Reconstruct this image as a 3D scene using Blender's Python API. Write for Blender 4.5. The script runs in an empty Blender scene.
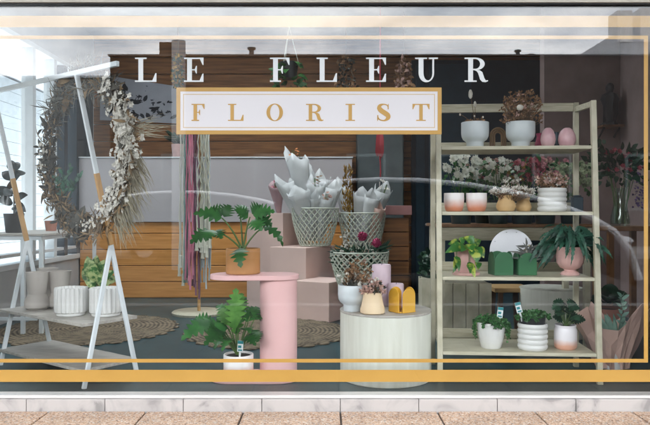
import bpy, math, random
from mathutils import Vector, Matrix
random.seed(7)
C = bpy.context.scene.collection
SC = bpy.context.scene
R_ = math.radians
EYE, DG = 0.953, 3.22            # eye height above the shop floor, camera to glass

# ------------------------------------------------------------------ camera, sky, sun, exposure
cam_d = bpy.data.cameras.new('camera'); cam = bpy.data.objects.new('camera', cam_d); C.objects.link(cam)
cam.location = (0, -DG, EYE); cam.rotation_euler = (R_(90), 0, 0)
cam_d.lens = 36.0; cam_d.sensor_width = 36.0; cam_d.clip_start = 0.05; cam_d.clip_end = 2000
SC.camera = cam

SUN_EL, SUN_AZ = 20, 335          # azimuth measured clockwise from +Y (behind the shop)
w = bpy.data.worlds.new('World'); SC.world = w; w.use_nodes = True
nt = w.node_tree; nt.nodes.clear()
out = nt.nodes.new('ShaderNodeOutputWorld'); bg = nt.nodes.new('ShaderNodeBackground')
sky = nt.nodes.new('ShaderNodeTexSky'); sky.sky_type = 'NISHITA'; sky.sun_disc = False
sky.sun_elevation = R_(SUN_EL); sky.sun_rotation = R_(SUN_AZ); sky.dust_density = 2.0
tc = nt.nodes.new('ShaderNodeTexCoord'); mp = nt.nodes.new('ShaderNodeMapping'); mp.inputs['Scale'].default_value = (1, 1, 2.6)
mp.inputs['Location'].default_value = (0.35, 0.1, 0.2)
n1 = nt.nodes.new('ShaderNodeTexNoise'); n1.inputs['Scale'].default_value = 5.5; n1.inputs['Detail'].default_value = 7; n1.inputs['Roughness'].default_value = 0.55
rp = nt.nodes.new('ShaderNodeValToRGB'); rp.color_ramp.elements[0].position = 0.36; rp.color_ramp.elements[1].position = 0.58
rp.color_ramp.elements[0].color = (10.2, 11.0, 12.2, 1); rp.color_ramp.elements[1].color = (20.4, 20.4, 20.6, 1)
mx = nt.nodes.new('ShaderNodeMix'); mx.data_type = 'RGBA'; mx.inputs[0].default_value = 0.86
nt.links.new(tc.outputs['Generated'], mp.inputs['Vector']); nt.links.new(mp.outputs[0], n1.inputs['Vector'])
nt.links.new(n1.outputs[0], rp.inputs[0]); nt.links.new(sky.outputs[0], mx.inputs[6]); nt.links.new(rp.outputs[0], mx.inputs[7])
sx = nt.nodes.new('ShaderNodeSeparateXYZ'); nt.links.new(tc.outputs['Generated'], sx.inputs[0])
br_ = nt.nodes.new('ShaderNodeValToRGB')          # bright low cloud bank; unseen greyer band and bright overhead invented to balance light
e_ = br_.color_ramp.elements; e_[0].position = 0; e_[0].color = (.5,.5,.5,1); e_[1].position = .8; e_[1].color = (.74,.74,.74,1)
for q_, c_ in ((.2,.75),(.31,.75),(.40,.42),(.56,.44)):
    k_ = e_.new(q_); k_.color = (c_,c_,c_,1)
nt.links.new(sx.outputs[2], br_.inputs[0])
vs_ = nt.nodes.new('ShaderNodeVectorMath'); vs_.operation = 'SCALE'
nt.links.new(mx.outputs[2], vs_.inputs[0]); ml_ = nt.nodes.new('ShaderNodeMath'); ml_.operation = 'MULTIPLY'; ml_.inputs[1].default_value = 2.0
nt.links.new(br_.outputs[0], ml_.inputs[0]); nt.links.new(ml_.outputs[0], vs_.inputs['Scale'])
nt.links.new(vs_.outputs[0], bg.inputs[0]); bg.inputs[1].default_value = 0.1
nt.links.new(bg.outputs[0], out.inputs[0])

sd = bpy.data.lights.new('sun', 'SUN'); sd.energy = 0.7; sd.angle = R_(18); sd.color = (1, 0.95, 0.88)
sun = bpy.data.objects.new('sun', sd); C.objects.link(sun)
sdir = Vector((math.sin(R_(SUN_AZ)) * math.cos(R_(SUN_EL)), math.cos(R_(SUN_AZ)) * math.cos(R_(SUN_EL)), math.sin(R_(SUN_EL))))
sun.rotation_euler = sdir.to_track_quat('Z', 'Y').to_euler(); sun.location = (0, -6, 12)

SC.view_settings.view_transform = 'Standard'; SC.view_settings.look = 'None'
SC.view_settings.gamma = 1.0; SC.view_settings.use_curve_mapping = False
SC.view_settings.exposure = 2.2
SC.cycles.max_bounces = 10; SC.cycles.transparent_max_bounces = 24; SC.cycles.diffuse_bounces = 5
SC.cycles.caustics_reflective = False; SC.cycles.caustics_refractive = False
SC.cycles.use_denoising = True

# ------------------------------------------------------------------ helpers
def px(x, D): return (x - 325.0) * D / 650.0
def pz(y, D): return EYE + (212.5 - y) * D / 650.0
def P(x, y, D): return Vector((px(x, D), D - DG, pz(y, D)))     # photo position at a distance from the eye
rnd = random.uniform
def V(*a): return Vector(a)
XF = {}

class MB:
    def __init__(s): s.v = []; s.f = []
    def add(s, vs, fs):
        o = len(s.v); s.v += [Vector(p) for p in vs]; s.f += [tuple(i + o for i in f) for f in fs]
    def box(s, x0, x1, y0, y1, z0, z1):
        s.add([(x0,y0,z0),(x1,y0,z0),(x1,y1,z0),(x0,y1,z0),(x0,y0,z1),(x1,y0,z1),(x1,y1,z1),(x0,y1,z1)],
              [(0,3,2,1),(4,5,6,7),(0,1,5,4),(1,2,6,5),(2,3,7,6),(3,0,4,7)])
    def bar(s, a, b, wd, th, side=None):
        a = Vector(a); b = Vector(b); d = (b - a).normalized()
        sv = Vector(side) if side is not None else (V(0,0,1).cross(d) if abs(d.z) < .95 else V(1,0,0))
        sv = (sv - d * sv.dot(d)).normalized(); n = d.cross(sv)
        q = []
        for p in (a, b):
            for i, j in ((-1,-1),(1,-1),(1,1),(-1,1)): q.append(p + sv * wd/2 * i + n * th/2 * j)
        s.add(q, [(3,2,1,0),(4,5,6,7),(0,1,5,4),(1,2,6,5),(2,3,7,6),(3,0,4,7)])
    def tube(s, pts, r, n=6, cap=True):
        pts = [Vector(p) for p in pts]; m = len(pts)
        rr = r if isinstance(r, (list, tuple)) else [r] * m
        vs = []; ref = None
        for i, p in enumerate(pts):
            d = (pts[min(i+1, m-1)] - pts[max(i-1, 0)])
            d = d.normalized() if d.length > 1e-9 else V(0,0,1)
            if ref is None: ref = V(1,0,0) if abs(d.x) < .8 else V(0,1,0)
            a = ref - d * ref.dot(d)
            a = a.normalized() if a.length > 1e-6 else d.orthogonal().normalized()
            ref = a; b = d.cross(a)
            for k in range(n):
                t = 2*math.pi*k/n; vs.append(p + (a*math.cos(t) + b*math.sin(t)) * rr[i])
        fs = []
        for i in range(m-1):
            for k in range(n):
                fs.append((i*n+k, i*n+(k+1)%n, (i+1)*n+(k+1)%n, (i+1)*n+k))
        if cap: fs.append(tuple(range(n))[::-1]); fs.append(tuple((m-1)*n+k for k in range(n)))
        s.add(vs, fs)
    def lathe(s, prof, c, n=40, mod=None):
        c = Vector(c); m = len(prof); vs = []
        for (r, z) in prof:
            for k in range(n):
                t = 2*math.pi*k/n; q = r * (mod(t, z) if mod else 1)
                vs.append(c + V(q*math.cos(t), q*math.sin(t), z))
        fs = []
        for i in range(m-1):
            for k in range(n):
                fs.append((i*n+k, i*n+(k+1)%n, (i+1)*n+(k+1)%n, (i+1)*n+k))
        if prof[0][0] > 1e-5: fs.append(tuple(range(n))[::-1])
        if prof[-1][0] > 1e-5: fs.append(tuple((m-1)*n+k for k in range(n)))
        s.add(vs, fs)
    def prism(s, poly, fn, t0, t1):
        """poly: 2-D outline, fn(u, v, t) -> 3-D point"""
        n = len(poly); vs = [fn(u, v, t0) for u, v in poly] + [fn(u, v, t1) for u, v in poly]
        fs = [tuple(range(n)), tuple(range(2*n-1, n-1, -1))] + [(i, i+n, (i+1)%n+n, (i+1)%n) for i in range(n)]
        s.add(vs, fs)
    def blob(s, c, r, jit=.15, sq=(1,1,1), rows=4, n=6):
        c = Vector(c); vs = [c + V(0,0,-r*sq[2])]
        for i in range(1, rows):
            a = math.pi*i/rows - math.pi/2
            for k in range(n):
                t = 2*math.pi*(k + .5*(i%2))/n; q = r*(1+rnd(-jit, jit))
                vs.append(c + V(q*math.cos(a)*math.cos(t)*sq[0], q*math.cos(a)*math.sin(t)*sq[1], q*math.sin(a)*sq[2]))
        vs.append(c + V(0,0,r*sq[2])); fs = [(0, 1+(k+1)%n, 1+k) for k in range(n)]
        for i in range(rows-2):
            for k in range(n):
                a = 1+i*n; fs.append((a+k, a+(k+1)%n, a+n+(k+1)%n, a+n+k))
        a = 1+(rows-2)*n; fs += [(a+k, a+(k+1)%n, len(vs)-1) for k in range(n)]
        s.add(vs, fs)
    def leaf(s, b, t, wd, nrm=(0,-.6,.8), bend=.12, shape='oval', lobes=0, fold=.18, seg=7, curl=0.0, depth=.5):
        b = Vector(b); t = Vector(t); d = t - b; L = d.length
        if L < 1e-6: return
        dn = d.normalized(); n = Vector(nrm); n = n - dn*n.dot(dn)
        n = n.normalized() if n.length > 1e-4 else dn.orthogonal().normalized()
        sd_ = dn.cross(n)
        if lobes: seg = lobes*4
        vs = []; fs = []
        for i in range(seg+1):
            u = i/seg
            if shape == 'oval': h = math.sin(math.pi*min(1, u**.85))**.75
            elif shape == 'lance': h = math.sin(math.pi*u**.7)
            elif shape == 'heart': h = (math.sin(math.pi*min(1, u**.55)))**.8
            elif shape == 'strap': h = min(1, u*6+.3)*min(1, (1-u)*4)**.6
            else: h = 1
            h = max(h, .02)
            if lobes:
                ph = (u*lobes) % 1.0
                h *= 1 - depth*(abs(ph-.5)*2)**1.3
            p = b + d*u + n*(bend*L*4*u*(1-u)) - V(0,0,1)*(curl*L*u*u)
            e = wd/2*h
            k = dn * (e*.35 if lobes else 0)
            vs += [p - sd_*e + n*fold*e + k, p, p + sd_*e + n*fold*e + k]
        for i in range(seg):
            a = i*3; fs += [(a, a+1, a+4, a+3), (a+1, a+2, a+5, a+4)]
        s.add(vs, fs)
    def rosette(s, c, r, n=8, up=(0,-1,.4), cup=.3):
        c = Vector(c); up = Vector(up).normalized(); a = up.orthogonal().normalized(); b = up.cross(a)
        for k in range(n):
            t = 2*math.pi*(k+rnd(-.3,.3))/n; d = a*math.cos(t)+b*math.sin(t)
            s.leaf(c, c + d*r*rnd(.8,1.1) + up*r*cup, r*.62, up, .1, 'oval', 0, .1, 3)
    def build(s, name, mat, parent=None, smooth=False, bevel=0, loc=None, rotz=0, world=True, sub=0, angle=40):
        me = bpy.data.meshes.new(name)
        if parent is not None:
            L, rz = XF[parent.name]
        else:
            L, rz = (Vector(loc) if loc is not None else V(0,0,0)), rotz
        inv = Matrix.Rotation(-rz, 4, 'Z') @ Matrix.Translation(-L)
        vs = [inv @ p for p in s.v] if world else s.v
        me.from_pydata([tuple(p) for p in vs], [], s.f); me.validate(); me.update()
        me.materials.append(mat)
        o = bpy.data.objects.new(name, me); C.objects.link(o)
        if smooth:
            me.shade_smooth()
            me.set_sharp_from_angle(angle=R_(angle))
        if bevel:
            bv = o.modifiers.new('bevel', 'BEVEL'); bv.width = bevel; bv.segments = 2; bv.limit_method = 'ANGLE'; bv.angle_limit = R_(35)
        if parent is not None: o.parent = parent
        else: o.location = L; o.rotation_euler = (0,0,rz)
        XF[o.name] = (L, rz)
        return o

def tag(o, label=None, cat=None, group=None, kind=None):
    if label: o['label'] = label
    if cat: o['category'] = cat
    if group: o['group'] = group
    if kind: o['kind'] = kind
    return o
def thing(name, label, cat, loc=(0,0,0), rotz=0, group=None):
    o = bpy.data.objects.new(name, None); C.objects.link(o); o.empty_display_size = .05
    o.location = loc; o.rotation_euler = (0,0,rotz); XF[o.name] = (Vector(loc), rotz)
    return tag(o, label, cat, group)
def dup(root, loc, rotz=0, label=None, scale=None):
    r = root.copy(); C.objects.link(r); r.location = loc; r.rotation_euler = (0,0,rotz)
    if scale: r.scale = scale
    if label: r['label'] = label
    XF[r.name] = (Vector(loc), rotz)
    for ch in list(root.children):
        c = ch.copy(); C.objects.link(c); c.parent = r
        for g in list(ch.children):
            d = g.copy(); C.objects.link(d); d.parent = c
    return r

def lin(r, g, b):
    f = lambda c: (c/255/12.92) if c/255 <= .04045 else ((c/255+.055)/1.055)**2.4
    return (f(r), f(g), f(b))

def mat(name, col, rough=.6, col2=None, scale=8, stretch=(1,1,1), bump=0, bscale=60, island=0, transl=0, metal=0, spec=.5, detail=4, coat=0, lo=.35, hi=.65):
    m = bpy.data.materials.new(name); m.use_nodes = True; t = m.node_tree; t.nodes.clear()
    N = t.nodes.new; Lk = t.links.new
    o = N('ShaderNodeOutputMaterial'); p = N('ShaderNodeBsdfPrincipled')
    p.inputs['Roughness'].default_value = rough; p.inputs['Metallic'].default_value = metal; p.inputs['Specular IOR Level'].default_value = spec
    if coat: p.inputs['Coat Weight'].default_value = coat; p.inputs['Coat Roughness'].default_value = .08
    co = N('ShaderNodeTexCoord'); mp = N('ShaderNodeMapping'); mp.inputs['Scale'].default_value = stretch
    Lk(co.outputs['Object'], mp.inputs['Vector'])
    no = N('ShaderNodeTexNoise'); no.inputs['Scale'].default_value = scale; no.inputs['Detail'].default_value = detail
    Lk(mp.outputs[0], no.inputs['Vector'])
    c2 = col2 or tuple(c*.86 for c in col)
    rp = N('ShaderNodeValToRGB'); rp.color_ramp.elements[0].position = lo; rp.color_ramp.elements[1].position = hi
    rp.color_ramp.elements[0].color = (*c2, 1); rp.color_ramp.elements[1].color = (*col, 1)
    Lk(no.outputs[0], rp.inputs[0]); cs = rp.outputs[0]
    if island:
        g = N('ShaderNodeNewGeometry'); mr = N('ShaderNodeMapRange')
        mr.inputs[3].default_value = 1-island; mr.inputs[4].default_value = 1+island
        Lk(g.outputs['Random Per Island'], mr.inputs[0])
        vm = N('ShaderNodeVectorMath'); vm.operation = 'SCALE'; Lk(cs, vm.inputs[0]); Lk(mr.outputs[0], vm.inputs['Scale']); cs = vm.outputs[0]
    Lk(cs, p.inputs['Base Color'])
    if bump:
        nb = N('ShaderNodeTexNoise'); nb.inputs['Scale'].default_value = bscale; nb.inputs['Detail'].default_value = 5
        Lk(mp.outputs[0], nb.inputs['Vector'])
        b = N('ShaderNodeBump'); b.inputs['Strength'].default_value = bump; b.inputs['Distance'].default_value = .01
        Lk(nb.outputs[0], b.inputs['Height']); Lk(b.outputs[0], p.inputs['Normal'])
    sh = p.outputs[0]
    if transl:
        tr = N('ShaderNodeBsdfTranslucent'); Lk(cs, tr.inputs[0]); ms = N('ShaderNodeMixShader'); ms.inputs[0].default_value = transl
        Lk(sh, ms.inputs[1]); Lk(tr.outputs[0], ms.inputs[2]); sh = ms.outputs[0]
    Lk(sh, o.inputs[0])
    return m

def glass_mat(name, r0, tint=(1,1,1), rough=0.0):
    m = bpy.data.materials.new(name); m.use_nodes = True; t = m.node_tree; t.nodes.clear(); N = t.nodes.new; Lk = t.links.new
    o = N('ShaderNodeOutputMaterial'); tr = N('ShaderNodeBsdfTransparent'); gl = N('ShaderNodeBsdfGlossy'); ms = N('ShaderNodeMixShader')
    tr.inputs[0].default_value = (*tint, 1); gl.inputs['Roughness'].default_value = rough
    lw = N('ShaderNodeLayerWeight'); lw.inputs[0].default_value = .5
    pw = N('ShaderNodeMath'); pw.operation = 'POWER'; pw.inputs[1].default_value = 5; Lk(lw.outputs['Facing'], pw.inputs[0])
    ma = N('ShaderNodeMath'); ma.operation = 'MULTIPLY_ADD'; ma.inputs[1].default_value = 1-r0; ma.inputs[2].default_value = r0; Lk(pw.outputs[0], ma.inputs[0])
    Lk(ma.outputs[0], ms.inputs[0]); Lk(tr.outputs[0], ms.inputs[1]); Lk(gl.outputs[0], ms.inputs[2]); Lk(ms.outputs[0], o.inputs[0])
    return m

def tile_mat(name, kind):
    m = bpy.data.materials.new(name); m.use_nodes = True; t = m.node_tree; N = t.nodes.new; Lk = t.links.new
    p = t.nodes['Principled BSDF']; co = N('ShaderNodeTexCoord')
    if kind == 'paver':
        vo = N('ShaderNodeTexVoronoi'); vo.inputs['Scale'].default_value = 140; Lk(co.outputs['Object'], vo.inputs['Vector'])
        rp = N('ShaderNodeValToRGB'); e = rp.color_ramp.elements
        e[0].position = 0; e[0].color = (.20,.12,.085,1); e[1].position = 1; e[1].color = (.64,.54,.47,1)
        for q, c in ((.16,(.44,.28,.19,1)),(.4,(.56,.40,.29,1)),(.7,(.60,.42,.30,1)),(.86,(.70,.64,.58,1)),(.95,(.26,.2,.17,1))):
            k = e.new(q); k.color = c
        sp = N('ShaderNodeSeparateColor'); Lk(vo.outputs['Color'], sp.inputs[0]); Lk(sp.outputs[0], rp.inputs[0])
        no = N('ShaderNodeTexNoise'); no.inputs['Scale'].default_value = 5; Lk(co.outputs['Object'], no.inputs['Vector'])
        mr = N('ShaderNodeMapRange'); mr.inputs[1].default_value = .3; mr.inputs[2].default_value = .7; mr.inputs[3].default_value = .86; mr.inputs[4].default_value = 1.08; Lk(no.outputs[0], mr.inputs[0])
        vm = N('ShaderNodeVectorMath'); vm.operation = 'SCALE'; Lk(rp.outputs[0], vm.inputs[0]); Lk(mr.outputs[0], vm.inputs['Scale'])
        Lk(vm.outputs[0], p.inputs['Base Color']); p.inputs['Roughness'].default_value = .75
        b = N('ShaderNodeBump'); b.inputs['Strength'].default_value = .35; b.inputs['Distance'].default_value = .004
        Lk(vo.outputs['Distance'], b.inputs['Height']); Lk(b.outputs[0], p.inputs['Normal'])
    elif kind == 'marble':
        no = N('ShaderNodeTexNoise'); no.inputs['Scale'].default_value = 5.5; no.inputs['Detail'].default_value = 6; no.inputs['Distortion'].default_value = 1.4
        Lk(co.outputs['Object'], no.inputs['Vector'])
        rp = N('ShaderNodeValToRGB'); e = rp.color_ramp.elements
        e[0].position = .36; e[0].color = (.24,.23,.225,1); e[1].position = .55; e[1].color = (.43,.405,.39,1)
        k = e.new(.44); k.color = (.37,.35,.34,1)
        Lk(no.outputs[0], rp.inputs[0]); Lk(rp.outputs[0], p.inputs['Base Color']); p.inputs['Roughness'].default_value = .35
    elif kind == 'jute':
        wv = N('ShaderNodeTexWave'); wv.wave_type = 'RINGS'; wv.rings_direction = 'Z'; wv.inputs['Scale'].default_value = 9; wv.inputs['Distortion'].default_value = 1.2
        Lk(co.outputs['Object'], wv.inputs['Vector'])
        no = N('ShaderNodeTexNoise'); no.inputs['Scale'].default_value = 14; no.inputs['Detail'].default_value = 6; Lk(co.outputs['Object'], no.inputs['Vector'])
        ad = N('ShaderNodeMath'); ad.operation = 'MULTIPLY_ADD'; ad.inputs[1].default_value = .35; Lk(wv.outputs[1], ad.inputs[0]); Lk(no.outputs[0], ad.inputs[2])
        rp = N('ShaderNodeValToRGB'); e = rp.color_ramp.elements
        e[0].position = .4; e[0].color = (.055,.042,.028,1); e[1].position = .85; e[1].color = (.23,.18,.12,1)
        Lk(ad.outputs[0], rp.inputs[0]); Lk(rp.outputs[0], p.inputs['Base Color']); p.inputs['Roughness'].default_value = .95
        b = N('ShaderNodeBump'); b.inputs['Strength'].default_value = .9; b.inputs['Distance'].default_value = .01
        Lk(ad.outputs[0], b.inputs['Height']); Lk(b.outputs[0], p.inputs['Normal'])
    elif kind == 'brick':
        mp = N('ShaderNodeMapping'); mp.inputs['Rotation'].default_value = (R_(90),0,0); Lk(co.outputs['Object'], mp.inputs[0])
        br = N('ShaderNodeTexBrick'); br.inputs['Scale'].default_value = 4; br.inputs['Color1'].default_value = (.026,.02,.018,1); br.inputs['Color2'].default_value = (.018,.015,.015,1); br.inputs['Mortar'].default_value = (.03,.028,.026,1)
        br.inputs['Mortar Size'].default_value = .012; Lk(mp.outputs[0], br.inputs[0]); Lk(br.outputs[0], p.inputs['Base Color']); p.inputs['Roughness'].default_value = .9
    return m

def ombre_mat(name, top, bot, z0, z1, rough=.35):
    """glaze dipped in a second colour up to a height"""
    m = bpy.data.materials.new(name); m.use_nodes = True; t = m.node_tree; N = t.nodes.new; Lk = t.links.new
    p = t.nodes['Principled BSDF']; p.inputs['Roughness'].default_value = rough
    co = N('ShaderNodeTexCoord'); sp = N('ShaderNodeSeparateXYZ'); Lk(co.outputs['Object'], sp.inputs[0])
    no = N('ShaderNodeTexNoise'); no.inputs['Scale'].default_value = 25; Lk(co.outputs['Object'], no.inputs[0])
    ad = N('ShaderNodeMath'); ad.operation = 'MULTIPLY_ADD'; ad.inputs[1].default_value = .02; Lk(no.outputs[0], ad.inputs[0]); Lk(sp.outputs[2], ad.inputs[2])
    mr = N('ShaderNodeMapRange'); mr.inputs[1].default_value = z0+.01; mr.inputs[2].default_value = z1+.01; Lk(ad.outputs[0], mr.inputs[0])
    mx = N('ShaderNodeMix'); mx.data_type = 'RGBA'; mx.inputs[6].default_value = (*bot,1); mx.inputs[7].default_value = (*top,1)
    Lk(mr.outputs[0], mx.inputs[0]); Lk(mx.outputs[2], p.inputs['Base Color'])
    return m

M = {}
M['gold'] = mat('gold_paint', (.57,.315,.068), .45, (.54,.295,.062), 6)
M['letter'] = mat('white_vinyl', (.84,.84,.85), .45, (.81,.81,.82))
M['panel'] = mat('lilac_white_vinyl', (.79,.74,.765), .5, (.775,.725,.75), 3)
M['palegold'] = mat('pale_gold_line', (.72,.52,.30), .5)
M['white_metal'] = mat('white_powder_coat', (.72,.77,.80), .4, (.68,.73,.76), 12)
M['alu'] = mat('pale_aluminium', (.70,.68,.66), .38, (.6,.58,.56), 4, (1,12,12), metal=.2)
M['gasket'] = mat('black_rubber', (.012,.012,.013), .6)
M['beige_paint'] = mat('beige_paint', (.70,.65,.56), .5)
M['birch'] = mat('limewashed_birch', (.58,.55,.43), .55, (.44,.41,.30), 7, (2,14,1.4), bump=.06, detail=6)
M['birch_h'] = mat('limewashed_birch_board', (.58,.55,.43), .55, (.44,.41,.30), 7, (1.2,14,14), bump=.06, detail=6)
M['drumwood'] = mat('whitewashed_veneer', (.68,.69,.62), .5, (.55,.555,.48), 5, (5,5,.35), bump=.04, detail=7, lo=.3, hi=.7)
M['shelfwood'] = mat('grey_oak_shelf', (.47,.44,.40), .55, (.34,.32,.29), 6, (1.5,9,9), detail=6)
M['oak'] = mat('oiled_pine', (.60,.36,.15), .5, (.47,.26,.09), 9, (5,5,.8), detail=6)
M['orange_board'] = mat('varnished_pine_board', (.72,.34,.10), .42, (.58,.25,.062), 4, (.6,6,9), detail=7)
M['brown_board'] = mat('dark_stained_board', (.33,.14,.045), .45, (.18,.072,.023), 4, (.6,6,9), detail=7)
M['greypanel'] = mat('pale_grey_laminate', (.50,.475,.49), .3, (.48,.455,.47), 3)
M['mauvewall'] = mat('mauve_plaster', (.33,.245,.235), .85, (.27,.20,.19), 5, bump=.2, bscale=30)
M['ceil'] = mat('pale_ceiling', (.58,.59,.60), .9)
M['plaster'] = mat('pale_plaster', (.55,.56,.57), .8, (.5,.51,.52), 4)
M['floor'] = mat('blue_grey_floor', (.034,.085,.10), .4, (.02,.052,.062), 2.2, bump=.03, bscale=9, detail=6, spec=.4)
M['navy'] = mat('navy_paint', (.02,.035,.05), .4)
M['greycab'] = mat('grey_cabinet', (.11,.135,.14), .5)
M['pink'] = mat('matt_pink_paint', (.75,.46,.455), .5, (.70,.425,.42), 3, bump=.04, bscale=40)
M['plinth'] = mat('dusty_pink_board', (.74,.55,.49), .6, (.69,.51,.455), 4)
M['pinktop'] = mat('rose_board', (.42,.2,.19), .55)
M['white_cer'] = mat('white_ceramic', (.69,.69,.675), .3, (.64,.64,.625), 6)
M['bluewhite_cer'] = mat('cool_white_ceramic', (.60,.65,.675), .35, (.565,.615,.64), 6)
M['taupe'] = mat('matt_taupe_ceramic', (.49,.455,.42), .75, (.46,.425,.39), 8, bump=.05, bscale=90)
M['terra'] = mat('terracotta', (.46,.22,.075), .7, (.40,.185,.06), 10)
M['terra2'] = mat('pink_terracotta', (.40,.17,.12), .75)
M['cream'] = mat('cream_stoneware', (.72,.57,.38), .6, (.68,.52,.34), 12)
M['tan'] = mat('tan_stoneware', (.55,.36,.17), .6, (.5,.32,.14), 12)
M['blackpot'] = mat('black_plastic', (.018,.02,.022), .45)
M['soil'] = mat('potting_soil', (.03,.02,.014), .95, (.012,.009,.007), 60, bump=.6)
M['mustard'] = mat('mustard_steel', (.66,.36,.03), .45, (.62,.33,.026))
M['greensteel'] = mat('green_steel', (.035,.145,.06), .45, (.03,.125,.052))
M['lilac'] = mat('lilac_wax', (.64,.50,.57), .55, (.61,.475,.54))
M['pinkcer'] = mat('blush_ceramic', (.66,.41,.38), .4, (.6,.36,.33), 20)
M['eggpink'] = mat('marbled_pink_ceramic', (.70,.47,.485), .35, (.58,.34,.38), 14, detail=6)
M['mirror'] = mat('pale_acrylic_disc', (.80,.80,.84), .12, (.78,.78,.82))
M['kraft'] = mat('kraft_paper', (.70,.48,.41), .7, (.61,.41,.34), 6, transl=.1, bump=.3, bscale=14)
M['paper'] = mat('white_wrapping_paper', (.70,.715,.715), .6, (.60,.62,.625), 5, transl=.25, bump=.3, bscale=12)
M['paperpink'] = mat('pink_wrapping_paper', (.55,.40,.42), .6, (.5,.34,.37), 7, transl=.15)
M['wire'] = mat('pale_coated_wire', (.60,.64,.55), .5, (.55,.59,.50))
M['leaf'] = mat('leaf_green', (.042,.15,.036), .36, (.022,.09,.024), 18, island=.4, transl=.18, spec=.4)
M['leafdark'] = mat('leaf_dark_green', (.018,.062,.030), .35, (.012,.042,.022), 18, island=.35, transl=.1)
M['leafbright'] = mat('leaf_bright_green', (.12,.30,.06), .4, (.06,.18,.035), 16, island=.3, transl=.2)
M['leafblue'] = mat('leaf_blue_green', (.035,.12,.075), .45, (.022,.075,.05), 20, island=.45, transl=.12)
M['rubber'] = mat('rubber_leaf', (.012,.026,.026), .25, (.02,.022,.022), 9, island=.3)
M['varieg'] = mat('variegated_leaf', (.42,.50,.22), .45, (.04,.14,.03), 30, island=.2, transl=.15, lo=.44, hi=.56)
M['pothos'] = mat('yellow_splashed_leaf', (.36,.42,.07), .35, (.035,.14,.025), 26, island=.2, transl=.15, lo=.5, hi=.62)
M['succ'] = mat('succulent_blue_green', (.16,.28,.22), .6, (.11,.21,.17), 14, island=.2)
M['stem'] = mat('green_stem', (.10,.17,.05), .55)
M['twig'] = mat('brown_twig', (.16,.10,.055), .8)
M['dried'] = mat('dried_brown_flower', (.30,.17,.085), .9, (.15,.08,.045), 40, island=.5, transl=.15)
M['driedpink'] = mat('dried_blush_flower', (.55,.36,.30), .9, (.40,.24,.2), 40, island=.35, transl=.15)
M['driedwhite'] = mat('dried_white_flower', (.68,.66,.60), .9, (.56,.53,.47), 40, island=.2, transl=.15)
M['darkdried'] = mat('dark_dried_leaf', (.065,.06,.048), .8, (.035,.035,.03), 20, island=.5, transl=.1)
M['wreathbrown'] = mat('brown_dried_leaf', (.24,.165,.09), .85, (.12,.08,.045), 20, island=.5, transl=.15)
M['greyfeather'] = mat('grey_dried_plume', (.20,.20,.175), .9, (.10,.105,.10), 20, island=.4, transl=.2)
M['pampas'] = mat('straw_pampas', (.47,.43,.33), .95, (.35,.31,.23), 30, island=.3, transl=.25)
M['wheat'] = mat('golden_dried_grass', (.42,.25,.06), .9, (.3,.17,.04), 40, island=.35, transl=.2)
M['daisy'] = mat('white_daisy', (.80,.80,.74), .8, (.70,.71,.62), 40, island=.12, transl=.2)
M['magenta'] = mat('magenta_bloom', (.36,.03,.10), .7, (.25,.02,.07), 40, island=.3)
M['redfl'] = mat('dusky_red_bloom', (.40,.075,.10), .8, (.25,.045,.065), 40, island=.5)
M['pinkfl'] = mat('pink_bloom', (.58,.26,.29), .8, (.46,.18,.21), 40, island=.4)
M['orangefl'] = mat('orange_bloom', (.50,.17,.05), .8, island=.4)
M['purplefl'] = mat('purple_bloom', (.13,.08,.2), .8, island=.4)
M['limefl'] = mat('pale_green_bloom', (.34,.40,.25), .8, (.26,.33,.19), 40, island=.35)
M['red'] = mat('red_ribbon', (.30,.02,.03), .6)
M['tagwhite'] = mat('white_plastic_tag', (.75,.78,.78), .4)
M['tagteal'] = mat('teal_print', (.02,.22,.24), .4)
M['jute'] = tile_mat('braided_jute', 'jute')
M['yarn_green'] = mat('sage_green_yarn', (.14,.27,.24), .95, island=.35)
M['yarn_pink'] = mat('rose_pink_yarn', (.68,.26,.36), .95, island=.25)
M['yarn_plum'] = mat('plum_yarn', (.26,.13,.19), .95, island=.4)
M['yarn_white'] = mat('natural_cotton_cord', (.68,.68,.58), .95, island=.2)
M['yarn_blue'] = mat('pale_blue_yarn', (.55,.64,.68), .95, island=.2)
M['print'] = mat('printed_cloth', (.44,.46,.52), .8, (.39,.41,.47), 6)
M['ink'] = mat('dark_print', (.025,.035,.05), .8)
M['clearglass'] = glass_mat('clear_glass', .06, (.86,.92,.88))
M['glass'] = glass_mat('window_glass', .037, (.985,.993,.99))
M['sideglass'] = glass_mat('side_window_glass', .05, (.97,.99,.99))
M['brownwood'] = mat('brown_wood', (.22,.11,.05), .5, (.15,.07,.03), 7, (2,2,1))
M['figure'] = mat('dark_bronze', (.02,.02,.024), .4)
M['bucket'] = mat('dark_bucket', (.025,.04,.04), .4)
M['paver'] = tile_mat('aggregate_paver', 'paver'); M['marble'] = tile_mat('marble_tile', 'marble')
M['dimmed_paver'] = mat('veil_dimmed_paver', (.035,.036,.038), .9, (.025,.026,.028), 12, bump=.3, spec=.1)  # dimness of the rear rows painted into the colour, cutting their reflected haze
M['joint'] = mat('dark_joint', (.15,.13,.115), .95)
M['asphalt'] = mat('asphalt', (.026,.027,.030), .95, (.02,.021,.023), 30, bump=.4, bscale=200, spec=.1)
M['concrete'] = mat('concrete', (.24,.235,.23), .85, (.2,.195,.19), 9)
M['brickdark'] = tile_mat('dark_brick', 'brick')
M['palerender'] = mat('white_rendered_chimney', (.82,.82,.82), .8)
M['shedgrey'] = mat('grey_render', (.16,.17,.175), .8)
M['slate'] = mat('slate_roof', (.5,.53,.57), .7, (.43,.46,.50), 10)
M['silver'] = mat('silver_glare_paint', (.75,.77,.80), .35)
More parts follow.
